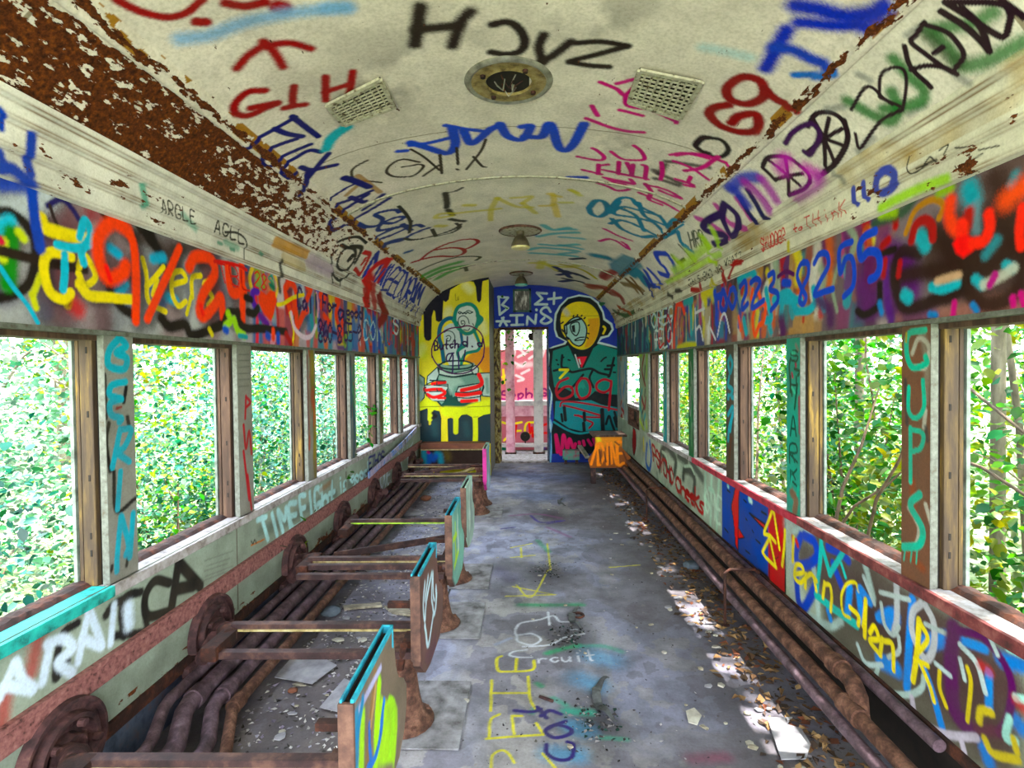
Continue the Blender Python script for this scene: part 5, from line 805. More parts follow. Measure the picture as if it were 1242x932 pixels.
def bracket(Y, parent, name='wall_bracket', m=None):
    X = -HW+.002; mb = MB(); N_ = 26; prof = [(.0, .03), (.03, .05), (.05, .05), (.058, .018), (.085, .018), (.095, .045), (.108, .045), (.115, .018), (.138, .018), (.142, .034), (.152, .034), (.156, 0)]
    mb.lathe(prof, (X, Y, .27), N_, 'x', a0=-.75, a1=math.pi+.25)
    mb.box((X, Y-.20, .10), (X+.035, Y+.02, .20), .01)
    mb.tube([(X+.02, Y-.02, .26), (X+.10, Y-.06, .29), (X+.15, Y-.12, .33)], [.05, .045, .03], 10)
    mb.tube([(X+.04, Y-.12, .2), (X+.12, Y-.16, .32)], [.03, .025], 8)
    for a in range(5):
        t = a*1.2; mb.lathe([(0, .06), (.012, .06), (.014, .04)], (X, Y+.09*math.cos(t), .26+.09*math.sin(t)), 8, 'x')
    return mb.build(name, m or M['castiron'], parent, True)
def pedestal(x, y, parent, zt=.36):
    mb = MB().lathe([(.0, .012), (.12, .012), (.118, .02), (.095, .03), (.075, .06), (.062, .12), (.052, .2), (.046, zt-.04), (.055, zt-.02), (.055, zt), (0, zt)], (x, y, 0), 20)
    for k in range(4): a = k*math.pi/2+.6; mb.lathe([(0, .036), (.01, .036), (.012, .026), (.012, .02)], (x+.098*math.cos(a), y+.098*math.sin(a), 0), 8)
    mb.box((x-.05, y-.09, zt-.03), (x+.06, y+.12, zt-.005), .004).build('pedestal', M['rust'], parent, True)
def floor_plate(x, y, parent): MB().box((x-.17, y-.20, .003), (x+.20, y+.24, .010), .002).build('floor_plate', surf_mat_plate, parent)
surf_mat_plate = surf_mat('scuffed_floor_plate', [(.3, '#3c3a3a'), (.5, '#77757a'), (.7, '#96969c')], 12, .8, 0, 6, .3)
TEALRIM = surf_mat('teal_painted_rim', [(.3, '#0c5a72'), (.5, '#1493ae'), (.75, '#1aa6b8')], 20, .6, 0, 5, .2); MINT = surf_mat('mint_painted_rim', [(.3, '#6a8a80'), (.6, '#a8d0c4')], 20, .6)
BROWN = surf_mat('brown_seat_edge', [(.3, '#2a1a16'), (.55, '#5a3c30'), (.75, '#7a5a48')], 18, .75, 0, 6, .3); MAG = surf_mat('magenta_painted_edge', [(.3, '#8a1060'), (.6, '#c81c8c')], 14, .6)
LIPY = surf_mat('yellowed_bar_lip', [(.3, '#5a4a28'), (.5, '#9a8a58'), (.7, '#b4ac84')], 24, .6); LIPG = surf_mat('lime_painted_lip', [(.3, '#4a7a1c'), (.6, '#a4d42c')], 24, .6)
def pa1(p):
    fl(p, 'F', '#a6d838', '462,845 476,848 482,880 478,932 455,932 458,880', .95, .02); fl(p, 'F', '#2a8ab4', '425,872 436,852 436,940 425,940', .9, .02)
    st(p, 'F', '#8a6a44', 9, '455,815 445,932', .7, .9); st(p, 'F', '#a8e018', 12, '460,830 455,932|440,870 438,932', .5); st(p, 'F', '#a4e010', 12, '474,850 474,910', .4); st(p, 'F', '#1c74c8', 6, '448,880 450,932|466,850 458,910 446,932', .35); st(p, 'F', '#b4b4d8', 5, '462,810 436,860', .5); st(p, 'F', '#1a86b8', 8, '425,880 428,932|440,850 432,900', .6); st(p, 'F', '#b09068', 5, '456,830 450,880', .4)
def pa2(p):
    st(p, 'B4', '#cfe8f4', 4, '790,370 785,430 790,480 795,420 812,340 812,430 820,460 824,380|790,500 800,560 815,470|800,350 790,420|815,340 818,420', .5); st(p, 'B4', '#5c3c48', 14, '775,520 770,640|800,600 820,560', .8, .8)
def pa3(p):
    st(p, 'B4', '#b8dc18', 4, '882,190 884,300|876,240 886,220|880,320 892,270', .5); st(p, 'B4', '#d8e8e0', 5, '872,180 872,270|890,170 892,260', .6); st(p, 'B4', '#18908a', 4, '893,140 894,200|866,200 868,260', .5); st(p, 'B4', '#4a3440', 8, '870,320 880,380', .8, .9)
def pa4(p): st(p, 'B4', '#e0ece4', 5, '925,80 926,200', .7, .8); st(p, 'B4', '#7a8a90', 3, '930,120 932,190', .6)
def pa5(p): st(p, 'E5', '#18a8c4', 4, '850,340 848,420 850,560', .6); st(p, 'E5', '#c0cce4', 5, '850,450 846,740', .6)
SEATS = [  # Y, base, rim, edge, paint, label, bars [(dy, z, lip)]
    (1.237, '#7c6c5c', TEALRIM, BROWN, pa1, 'nearest seat frame, end panel sprayed lime green and blue with bright blue rim', [(.17, .385, LIPY), (.02, .35, None)]),
    (2.0, '#6a4a44', TEALRIM, BROWN, pa2, 'second seat frame from the camera, brown end panel with pale blue scrawl on it', [(.14, .40, LIPY), (.0, .36, None)]),
    (2.83, '#7ab4a4', TEALRIM, BROWN, pa3, 'third seat frame from the camera, teal end panel striped with lime and white, three bars', [(.07, .40, LIPY), (.0, .385, None), (-.08, .365, None)]),
    (3.47, '#a8c4b8', MINT, BROWN, pa4, 'fourth seat frame from the camera, plain mint white end panel and one sloping bar', [(.12, .41, LIPG)]),
    (5.13, '#9ab8c8', MINT, MAG, pa5, 'seat frame by the brown bench box, magenta edge on its pale blue panel', [(.02, .41, LIPY), (-.12, .385, None)])]
BY = [1.60, 2.38, 3.25, 4.09, 5.79]
for k, (Y, base, rim, edge, pf, lab, bars) in enumerate(SEATS):
    e = empty('seat_frame', (0, 0, 0)); tag(e, lab, 'seat frame', 'rusty seat frames along the left wall')
    seat_panel(Y, base, rim, edge, e, pf)
    for dy, z, lip in bars: angle_bar((-1.13, Y+dy-.01, z), (PX_-.03, Y+dy, z), M['barbrown'], e, lip)
    if k == 3: MB().obox((-1.12, Y-.22, .30), (PX_-.03, Y+.03, .345), .012, .04).build('cross_bar', M['barbrown'], e)
    bracket(BY[k], e)
    MB().tube([(-HW+.14, BY[k]-.12, .32), (-1.16, Y+.16, .37), (-1.12, Y+.10, .38)], [.03, .032, .03], 10).box((-1.16, Y-.03, .345), (-1.10, Y+.19, .40), .008).build('bar_hanger', M['rustdark'], e, True)
    pedestal(-.44, Y+.16, e); floor_plate(-.40, Y+.2, e)
    MB().box((-.42, Y+.05, .36), (PX_-.032, Y+.28, .39), .004).tube([(-.42, Y+.02, .30), (-.40, Y+.0, .40)], .014, 8).box((-.52, Y+.22, .44), (PX_-.034, Y+.25, .462), .003).build('clamp', M['rustdark'], e)
b = bracket(4.93, None, 'wall_bracket'); tag(b, 'lone rusty half round casting on left wall where one seat frame is missing', 'bracket')
b = empty('seat_frame', (0, 0, 0)); tag(b, 'bare pair of brown bars without an end panel just before the brown bench box', 'seat frame', 'rusty seat frames along the left wall')
angle_bar((-1.2, 5.62, .41), (-.42, 5.62, .41), M['barbrown'], b, LIPY); MB().obox((-1.1, 5.5, .36), (-.45, 5.62, .42), .015, .03).build('cross_bar', M['barbrown'], b); pedestal(-.44, 5.62, b, .41); bracket(6.55, b)
MB().obox((-1.34, 6.5, .33), (-1.18, 5.64, .40), .03, .03).build('bar_hanger', M['rustdark'], b)
# ================================================================== pipes
def pipe(pts, r, lab, m=None, parts=(), g='heating pipes along the walls'):
    mb = MB().tube(pts, r, 14)
    o = mb.build('heating_pipe', m or M['rustpurple'], None, True); tag(o, lab, 'pipe', g)
    for p, q, rr in parts: MB().tube([p, q], rr, 14).build('coupling', m or M['rustpurple'], o, True)
    return o
def jog(x0, z0, x1, z1, yj, y1, far=YP-.02, near=-1.4):
    return [(x0, near, z0), (x0, yj-.10, z0), (x0+(x1-x0)*.12, yj-.05, z0+(z1-z0)*.12), (x0+(x1-x0)*.5, yj+.02, (z0+z1)/2), (x0+(x1-x0)*.88, yj+.09, z0+(z1-z0)*.88), (x1, yj+.14, z1), (x1, far, z1)]
LX = CAM[0]
pipe(jog(-1.255, .13, -1.325, .165, 1.90, 0), .022, 'thin rusty pipe closest to the left wall with a bend near the camera')
pipe(jog(-1.18, .10, -1.262, .135, 1.92, 0), .034, 'thick purplish pipe on the left, second from the wall, bend near the camera', parts=[((-1.262, 2.08, .135), (-1.262, 2.14, .135), .041), ((-1.18, 1.74, .10), (-1.18, 1.80, .10), .041)])
pipe(jog(-1.10, .07, -1.19, .105, 1.98, 0), .028, 'brown pipe on the left lying third from the wall', parts=[((-1.19, 2.16, .105), (-1.19, 2.22, .105), .036)])
pipe([(-1.03, -1.4, .05), (-1.03, 1.9, .05), (-1.125, 2.12, .08), (-1.125, YP-.02, .08)], .024, 'rusty pipe on the left closest to the seat pedestals', m=M['rust'], parts=[((-1.125, 2.12, .08), (-1.125, 2.18, .08), .031)])
pipe([(1.335, 1.7, .25), (1.335, YE-.1, .25)], .021, 'thin pipe tight against the right wall')
pipe([(1.265, YE-.1, .262), (1.265, 2.12, .262), (1.262, 2.03, .258), (1.25, 1.97, .235), (1.235, 1.94, .20), (1.22, 1.93, .17)], .032, 'thick upper pipe on the right ending in an elbow near the camera', m=M['rust'], parts=[((1.265, 2.16, .262), (1.265, 2.10, .262), .039)])
pipe([(1.215, -1.4, .20), (1.215, YE-.1, .20)], .027, 'middle pipe on the right running on past the elbow towards the camera', m=M['rust'], parts=[((1.215, 1.90, .20), (1.215, 2.0, .20), .036)])
pipe([(1.178, 1.2, .15), (1.178, YE-.3, .15)], .022, 'lowest pipe on the right lying next to the dead leaves', m=M['rustpurple'])
for y in (3.0, 5.0):
    o = MB().tube([(1.14, y, .0), (1.14, y, .29), (1.165, y, .31), (1.30, y, .31), (1.325, y, .29)], .008, 8).box((1.12, y-.015, 0), (1.16, y+.015, .01)).build('pipe_clip', M['rustdark'], None, True)
    tag(o, 'small rusty strap holding the right hand pipes, %s' % ('nearer the camera' if y < 4 else 'farther along the wall'), 'pipe clip')
# ================================================================== fittings on the ceiling
def ceil_pt(x, y): u, Y = CE.hit(x, y); return Vector(CE.pos3(np.array(u), np.array(Y)))
TAN = surf_mat('tarnished_brass', [(.3, '#4a3a1c'), (.5, '#9a8450'), (.7, '#b8a878')], 24, .5, .4, 6, .3); GREYM = surf_mat('grey_metal_rim', [(.3, '#6a665c'), (.6, '#a8a498')], 18, .4, .6)
SHADE = surf_mat('brown_lamp_shade', [(.3, '#3a3226'), (.6, '#6a5e48')], 12, .5, .2); GLASS = surf_mat('stained_lamp_glass', [(.3, '#b8a01c'), (.6, '#e0d8a0')], 20, .3, 0, 5, 0); GLT = surf_mat('teal_sprayed_glass', [(.4, '#1aa898'), (.7, '#7ad0c4')], 10, .3, 0, 5, 0)
c = ceil_pt(617, 98); e = empty('ceiling_light', c); tag(e, 'open round ceiling light with bare wires hanging in its dark hole', 'ceiling light', 'round lights on the ceiling')
MB().lathe([(.186, .012), (.187, -.006), (.180, -.013), (.168, -.016), (.158, -.011)], (0, 0, 0), 48).build('outer_rim', GREYM, e, True)
MB().lathe([(.160, -.011), (.15, -.009), (.112, -.007), (.100, -.013), (.096, -.008), (.096, .05)], (0, 0, 0), 48).build('reflector_plate', TAN, e, True)
MB().lathe([(0, -.002), (.097, -.002)], (0, 0, 0), 32).build('dark_disc', M['dark'], e)  # flat near-black disc, shade inside the open fitting put in as colour
for k in range(4): a = k*1.57+.6; MB().lathe([(0, -.024), (.010, -.024), (.012, -.014)], (.125*math.cos(a), .125*math.sin(a), 0), 10).build('screw', M['rustdark'], e)
for k in range(6):
    a = k*1.05; r = random.uniform(.02, .05)
    MB().tube([(.06*math.cos(a), .06*math.sin(a), -.002), (r*math.cos(a), r*math.sin(a), -.02), (r*.6*math.cos(a+.6), r*.6*math.sin(a+.6), -.035-.02*random.random()), (r*.8*math.cos(a+1.2), -.01+r*math.sin(a+1.2), -.02)], .003, 6).build('wire', GREYM if k % 2 else M['rustdark'], e)
def shade_lamp(x, y, lab, glass, sc=1.0):
    c = ceil_pt(x, y); e = empty('ceiling_light', c); tag(e, lab, 'ceiling light', 'round lights on the ceiling')
    MB().lathe([(.185*sc, .012), (.185*sc, -.012), (.165*sc, -.018), (.10*sc, -.016), (0, -.016)], (0, 0, 0), 40).build('ceiling_plate', M['ribcream'], e, True)
    MB().lathe([(.19*sc, .004), (.192*sc, -.010), (.18*sc, -.02)], (0, 0, 0), 40).build('rusty_ring', M['rust'], e, True)
    MB().lathe([(.035, -.012), (.034, -.05), (.045, -.058), (.062, -.085), (.078, -.12), (.084, -.15)], (0, 0, 0), 32).build('lamp_shade', SHADE, e, True)
    MB().lathe([(.084, -.15), (.08, -.165), (.05, -.172), (0, -.174)], (0, 0, 0), 32).build('lens', glass, e, True)
shade_lamp(631, 279, 'ceiling light with brown bell shade hanging midway down the car', GLASS); shade_lamp(632, 331, 'small ceiling light with teal stained glass nearest the door', GLT, .8)
def vent(cs, lab, g, bw=.008):
    P = [ceil_pt(*q)+Vector((0, 0, -.012)) for q in cs]; c = sum(P, Vector())/4; e = empty('ceiling_vent', c); tag(e, lab, 'vent', 'square grilles in the ceiling')
    P = [p-c for p in P]; B = lambda a, b: (P[0]*(1-a)+P[1]*a)*(1-b)+(P[3]*(1-a)+P[2]*a)*b
    mb = MB()
    for a, b in ((0, 1), (1, 2), (2, 3), (3, 0)): mb.obox(P[a], P[b], .02, .010)
    mb.build('frame', M['ribcream'], e)
    mb = MB(); n = 9
    for k in range(1, n): mb.obox(B(k/n, 0), B(k/n, 1), bw, .006); mb.obox(B(0, k/n), B(1, k/n), bw, .006)
    mb.build('grille', g, e)
    up = Vector((0, 0, .012)); MB().add([p+up for p in P], [(0, 1, 2, 3)]).build('dark_backing', M['dark'], e)  # flat dark sheet gives the shade behind the grille bars by its colour
vent([(397, 125), (461, 93), (478, 127), (417, 149)], 'square ceiling grille on the left, dark openings, red paint on its corner', M['ribcream'], .005)
vent([(776, 82), (851, 97), (825, 141), (763, 121)], 'square ceiling grille on the right, clogged and cream, pink paint over it', M['ribcream'])
# ================================================================== things at the far end
def yx(x, Y, y=500): return float(on_y(x, y, Y)[0])
def yz(y, Y, x=640): return float(on_y(x, y, Y)[2])
e = empty('notice_frame', (yx(634.7, YE-.02), YE-.01, yz(365, YE))); tag(e, 'small dark frame with speckled black and white sheet above the door', 'picture frame')
a, b_ = yx(634.5, YE)-yx(623.5, YE), yz(351, YE)-yz(365, YE)
MB().box((-a, -.03, -b_), (a, 0, -b_+.03)).box((-a, -.03, b_-.03), (a, 0, b_)).box((-a, -.03, -b_), (-a+.03, 0, b_)).box((a-.03, -.03, -b_), (a, 0, b_)).build('frame', surf_mat('dark_green_frame', [(.3, '#10241c'), (.6, '#2a5a4a')], 12, .6), e)
MB().box((-a+.02, -.015, -b_+.02), (a-.02, -.004, b_-.02)).build('sheet', surf_mat('speckled_sheet', [(.36, '#15130f'), (.5, '#5a564e'), (.66, '#c8c4b8')], 24, .6, 0, 7, 0, (1, 1, .3)), e)
BYY = 6.92
e = empty('bench_box', (0, BYY, 0)); tag(e, 'long brown bench box with blue smudges against the yellow painted wall', 'bench')
x0, x1 = -1.33, yx(592, BYY); zt, zm, zb = yz(537.5, BYY), yz(545, BYY), yz(564, BYY)
MB().box((x0, 0, zm), (x1, .20, zt), .006).build('top_board', surf_mat('brown_painted_board', [(.3, '#3a1c10'), (.55, '#6a3418'), (.75, '#8a5028')], 9, .6, 0, 6, .2, (.3, 1, 1)), e); MB().box((x0, -.012, zm-.008), (x1, .0, zm+.006)).build('edge_strip', LIPY, e)
fp = EndW(BYY+.02, x0, x1, zb, zm, .012, '#2a1a14'); fp.P[:] = .2; st(fp, 'E5', '#1a8aa0', 7, '200,400 210,460 230,510|330,420 360,430 370,500', .8, .9); st(fp, 'E5', '#1a5ab0', 6, '250,500 260,430 290,480 320,440', .7, .9); st(fp, 'E5', '#b0206a', 3, '240,400 250,410', .6); st(fp, 'E5', '#6a5a1c', 8, '420,390 440,460', 1, .5)
o = fp.mesh('front_panel', M['mural'], e); o.location = (0, -BYY, 0)
MB().box((x0, .02, zb-.06), (x1, .06, zb), .006).box((x0, .06, .0), (x0+.04, .10, zm)).box((x1-.04, .06, 0), (x1, .10, zm)).build('lower_rail', M['rust'], e)
MB().tube([(x0+.1, -.02, zb-.14), (x0+.5, -.04, zb-.10), (x1-.15, .0, zb-.03)], .022, 10).build('loose_pipe', TAN, e, True)
YB = 6.6; poly = [(721.8, 530.2), (721.4, 545), (713.3, 558), (715.7, 567.5), (761.6, 567.6), (764.6, 555), (754.6, 543.5), (754.4, 530.2)]
pp = [on_y(x, y, YB) for x, y in poly]; pz = [(p[0], p[2]) for p in pp]
e = empty('bench_end', (pz[0][0]+.2, YB, 0)); tag(e, 'bell shaped bench end painted orange with rusty letters, on one leg by right wall', 'bench')
off = (-(pz[0][0]+.2), -YB, 0)
bp = EndW(YB-.004, min(p[0] for p in pz)-.01, max(p[0] for p in pz)+.01, min(p[1] for p in pz)-.01, max(p[1] for p in pz)+.01, .006, '#8a4a1c'); bp.P[:] = .24
fl(bp, 'E6', '#e8961c', '760,250 1030,250 1030,340 900,330 800,380 760,340', .8, .05); st(bp, 'E6', '#d8c81c', 5, '790,260 800,290', .7); tx(bp, 'E6', '/DINE', '#f0901c', 3.2, '730,330 1040,310 1050,520 720,530', .4, gap=.2); st(bp, 'E6', '#4a2c20', 2, '800,380 820,520|900,350 910,520|850,400 870,500|960,300 1000,330|1040,400 1090,520', .4, .8)
def inpoly(u, v, P):
    r = np.zeros(np.shape(u), bool)
    for (xa, za), (xb, zb_) in zip(P, P[1:]+P[:1]): r ^= ((za > v) != (zb_ > v)) & (u < (xb-xa)*(v-za)/(zb_-za+1e-12)+xa)
    return r
bp.mesh('front_face', M['mural'], e, keep=lambda u, v: inpoly(u, v, pz)).location = off
MB().prism(pz, 'y', YB, YB+.03).build('end_board', BROWN, e).location = off
xl = yx(719.8, YB, 578); MB().box((xl-.03, YB+.0, 0), (xl+.03, YB+.05, pz[3][1]+.02), .004).build('leg', M['barbrown'], e).location = off
MB().box((pz[0][0]-.03, YB-.02, pz[0][1]), (pz[-1][0]+.06, YB+.40, pz[0][1]+.025), .006).build('top_rail', M['wood'], e).location = off
MB().obox((yx(703, 7.0, 542), 7.0, yz(542, 7.0)), (yx(713, YB, 556), YB+.03, yz(556, YB)), .05, .03).build('side_arm', GREYM, e).location = off
YG = 7.9; e = empty('painted_step_box', (yx(693, YG, 552), YG, 0)); tag(e, 'low box with green and pink paint below the blue wall mural', 'box')
w2 = yx(703, YG)-yx(693, YG); zg0, zg1 = yz(558.5, YG), yz(547, YG)
MB().box((-w2, 0, zg0), (w2, .14, zg1), .006).build('box_body', surf_mat('green_pink_smears', [(.36, '#1a2a28'), (.45, '#3a9a80'), (.52, '#6a7a78'), (.6, '#9a2a4a')], 5, .6), e); MB().box((-w2+.02, .02, 0), (-w2+.06, .06, zg0)).build('foot', M['barbrown'], e); MB().box((w2-.06, .02, 0), (w2-.02, .06, zg0)).build('foot', M['barbrown'], e)
# ================================================================== next car seen through the door
PINKM = surf_mat('faded_pink_steel', [(.3, '#a85a70'), (.5, '#d090a4'), (.7, '#dcb4c0')], 6, .6, 0, 6, .2); GREYP = surf_mat('grey_pink_steel', [(.3, '#8a8088'), (.5, '#b8b0b0'), (.7, '#c8bcc0')], 7, .6, 0, 6, .2)
YN2 = 8.95
for k, (xa, xb, m, lab) in enumerate(((615.5, 622, PINKM, 'pink upright handrail post of the next car, left of the doorway view'), (649.5, 656.5, GREYP, 'grey upright handrail post of the next car, right of the doorway view'))):
    a, b_ = yx(xa, YN2, 480), yx(xb, YN2, 480); e = empty('handrail_post', ((a+b_)/2, YN2, -.1)); tag(e, lab, 'post'); w = (b_-a)/2
    MB().box((-w, -.03, .1), (w, .0, 2.4), .004).box((-w-.03, 0, .1), (-w+.01, .06, 2.4), .004).box((w-.01, 0, .1), (w+.03, .06, 2.4), .004).build('channel', m, e); MB().box((-w-.05, -.06, .04), (w+.05, .08, .12), .006).build('foot', M['rustdark'], e)
trim(MB().box((-1.1, YN-.10, yz(492, YN)), (1.3, YN, yz(486, YN)), .01), GREYP); trim(MB().box((-1.1, YN-.06, yz(505, YN)), (1.3, YN, yz(492, YN)), .01), PINKM); trim(MB().box((-1.1, YN-.16, yz(541, YN)), (1.3, YN, yz(537, YN)), .01), GREYP)
o = MB().lathe([(0, -.0), (.075, -.0), (.08, .015), (.085, .05)], (yx(637, YN-.06, 530), YN-.06, yz(530, YN-.06)), 24, 'y').box((yx(637, YN-.1, 530)-.01, YN-.08, yz(537, YN)), (yx(637, YN-.1, 530)+.01, YN-.06, yz(528, YN))).build('round_port', M['dark']); tag(o, 'black round opening low on the pink end of the next car', 'port')
xq = yx(646.5, YN2, 408); o = MB().box((xq-.075, YN2+.1, yz(412.5, YN2)), (xq+.075, YN2+.22, yz(403.5, YN2)), .01).box((xq-.02, YN2+.14, yz(403.5, YN2)), (xq+.02, YN2+.18, 2.6)).build('marker_lamp', M['dark']); tag(o, 'dark box lamp hanging at the top of the doorway view', 'lamp')
S_(MB().box((-.9, YE+.12, -.05), (1.1, YN-.02, -.004), .004).build('platform', M['sillwhite'])); S_(MB().box((-1.1, YN+.02, -.6), (-1.08, YN+3, 1.5)).box((1.28, YN+.02, -.6), (1.3, YN+3, 1.5)).build('next_car_body', PINKM))
# ================================================================== debris on the floor
CARD = surf_mat('pale_grey_card', [(.3, '#66646c'), (.5, '#8c8a92'), (.7, '#a8a6ac')], 8, .8, 0, 5, .1); PAPER = surf_mat('dirty_paper', [(.3, '#77726a'), (.5, '#a49f94'), (.7, '#c0bcb2')], 10, .9, 0, 5, .2)
BOARD = surf_mat('splintered_board', [(.3, '#4a443c'), (.5, '#8a8272'), (.7, '#b4ac98')], 14, .9, 0, 6, .4, (1, 6, 1)); STONE = surf_mat('blue_grey_stone', [(.3, '#2a3440'), (.6, '#55606c')], 9, .9); TERR = surf_mat('terracotta_shard', [(.3, '#4a2818'), (.6, '#7a4a34')], 9, .9)
def sheet(name, view, pts, m, lab, cat, z=.012, t=.004, curl=0, group=None):
    P = [on_z(x, y, z) for x, y in PX(view, pts)[0]]; c = sum(P)/len(P)
    e = MB().prism([(p[0]-c[0], p[1]-c[1]) for p in P], 'z', 0, t).build(name, m); e.location = (c[0], c[1], z-t/2); e.rotation_euler = (curl, curl*.6, 0); return tag(e, lab, cat, group)
sheet('card_sheet', 'B4', '333,656 395,585 470,590 522,620 448,676', CARD, 'big flat pale card lying between the two nearest seat frames', 'card')
sheet('card_sheet', 'B7', '427,780 505,778 488,800 530,812 560,860 545,905 470,906', CARD, 'torn grey cardboard with a notch lying by the right hand pipes', 'card')
sheet('paper_scrap', 'B7', '180,762 205,752 228,772 215,798 188,792', PAPER, 'crumpled whitish paper scrap alone on the right of the aisle floor', 'paper', curl=.1)
sheet('wood_chip', 'B7', '220,803 232,800 250,812 246,818', BOARD, 'tan wood chip right beside the crumpled paper scrap', 'wood chip')
sheet('board_piece', 'B4', '540,440 655,430 660,440 545,450', BOARD, 'long pale splinter of board behind the second seat frame', 'board', t=.012)
sheet('board_piece', 'B4', '665,440 740,450 765,470 690,462', BOARD, 'short broken board end beside the second seat panel', 'board', t=.012)
sheet('tile_piece', 'B4', '470,748 545,660 610,690 545,765', CARD, 'cracked grey tile in the rubble beside the nearest pedestal', 'tile'); sheet('tile_piece', 'D6', '360,460 440,430 550,460 500,480 400,485', CARD, 'lilac grey tile near the left pipes in the third seat bay', 'tile')
sheet('tile_piece', 'B4', '580,755 600,740 640,742 690,765 600,770', CARD, 'thin flat tile sliver by the base of the second pedestal', 'tile')
for n_, (view, x, y, r, m, lab, nm, cat) in enumerate((('B4', 503, 462, .05, STONE, 'rounded blue grey stone behind the second seat frame', 'stone', 'stone'), ('B4', 758, 784, .035, PAPER, 'pale rubble lump at the foot of the second pedestal', 'stone', 'stone'), ('B7', 195, 322, .05, STONE, 'dark flat stone against the right hand pipes', 'stone', 'stone'), ('D6', 545, 373, .05, TERR, 'dark brown lump lying alone in the fourth seat bay', 'stone', 'stone'), ('B4', 388, 695, .018, TERR, 'orange terracotta shard in the nearest seat bay', 'shard', 'shard'))):
    p = on_z(*PX(view, '%f,%f' % (x, y))[0][0], .01); mb = MB(); bm = bmesh.new(); bmesh.ops.create_icosphere(bm, subdivisions=2, radius=1)
    rr = random.Random(n_)
    for v in bm.verts: v.co *= 1+.25*(rr.random()-.5)
    bm.verts.index_update(); mb.add([(v.co.x*r*1.2, v.co.y*r, v.co.z*r*.6) for v in bm.verts], [[v.index for v in f.verts] for f in bm.faces]); bm.free()
    o = mb.build(nm, m); o.location = (p[0], p[1], r*.5); tag(o, lab, cat)
STRIP = surf_mat('dull_grey_strip', [(.3, '#2a2a2c'), (.55, '#55585a'), (.75, '#7a7c7c')], 12, .6, .3)
# the broken bolt-hole craters in the aisle: a curled strip of metal in each
for k, (x, y, r, lab) in enumerate(((755, 850, .13, 'curled metal strip in the nearest dirt filled hole of the aisle'), (712, 752, .10, 'curled metal strip in the second dirt filled hole of the aisle'), (690, 610, .12, 'curled metal strip in the farthest dirt filled hole of the aisle'))):
    p = on_z(x, y, 0); mb = MB(); vs = []; n = 22
    for i in range(n+1):
        a = 1.9+i/n*2.4; w = .022*math.sin(math.pi*(i+.6)/(n+1.2))
        for q in (r-w, r+w): vs.append((q*math.cos(a)*.85, q*math.sin(a)*1.2, .012+.01*math.sin(i*.8)))
    k0 = len(vs); vs += [(a_, b_, c_-.006) for a_, b_, c_ in vs]
    fs = [(2*i, 2*i+1, 2*i+3, 2*i+2) for i in range(n)]+[(k0+2*i+2, k0+2*i+3, k0+2*i+1, k0+2*i) for i in range(n)]+[(2*i, 2*i+2, k0+2*i+2, k0+2*i) for i in range(n)]+[(2*i+1, k0+2*i+1, k0+2*i+3, 2*i+3) for i in range(n)]
    o = mb.add(vs, fs).build('metal_strip', STRIP); o.location = (p[0], p[1], .004); tag(o, lab, 'metal strip', 'curled strips in the aisle holes')
o = MB().lathe([(.030, 0), (.038, .006), (.034, .012), (.024, .010), (.024, 0)], (0, 0, 0), 24).build('metal_ring', M['rustdark'], None, True); p = on_z(706, 750.5, 0); o.location = (p[0]-.02, p[1]+.02, .003); tag(o, 'small dark ring lying left of the second hole in the aisle', 'ring')
p = on_z(654, 845, .008); q = on_z(671, 851, .008); o = MB().obox(p, q, .010, .008).build('dark_stick', M['barbrown']); tag(o, 'thin dark stick on the yellow letters of the aisle floor', 'stick')
p = on_z(626, 652, .008)
# small scraps one by one
pal = [CARD, PAPER, BOARD]
def scraps(n, f, name, lab, grp, sz=(.010, .030)):
    for k in range(n):
        x, y = f(); r = random.uniform(*sz); m = random.randint(5, 7); rot = random.random()*6
        P = [(r*random.uniform(.5, 1)*math.cos(rot+a*2*math.pi/m)*1.3, r*random.uniform(.5, 1)*math.sin(rot+a*2*math.pi/m)) for a in range(m)]
        o = MB().prism(P, 'z', 0, random.uniform(.003, .007)).build(name, random.choice(pal)); o.location = (x, y, .004); o.rotation_euler = (random.uniform(-.12, .12), random.uniform(-.12, .12), 0)
        tag(o, lab, 'scrap', grp)
scraps(95, lambda: (random.uniform(-1.05, -.5), 1.5+4.2*random.random()**1.5), 'debris_scrap', 'small pale scrap lying in the rubble between the left seat frames', 'scraps under the seat frames')
scraps(45, lambda: (1.06-.38*random.random()**1.6, 1.9+4.5*random.random()**1.4), 'debris_scrap', 'small pale scrap beside the pipes along the right edge of the floor', 'scraps along the right pipes', (.008, .022))
scraps(22, lambda: (random.uniform(-.3, .7), 2+5*random.random()), 'debris_scrap', 'tiny pale scrap on the open aisle floor', 'scraps in the aisle', (.006, .016))
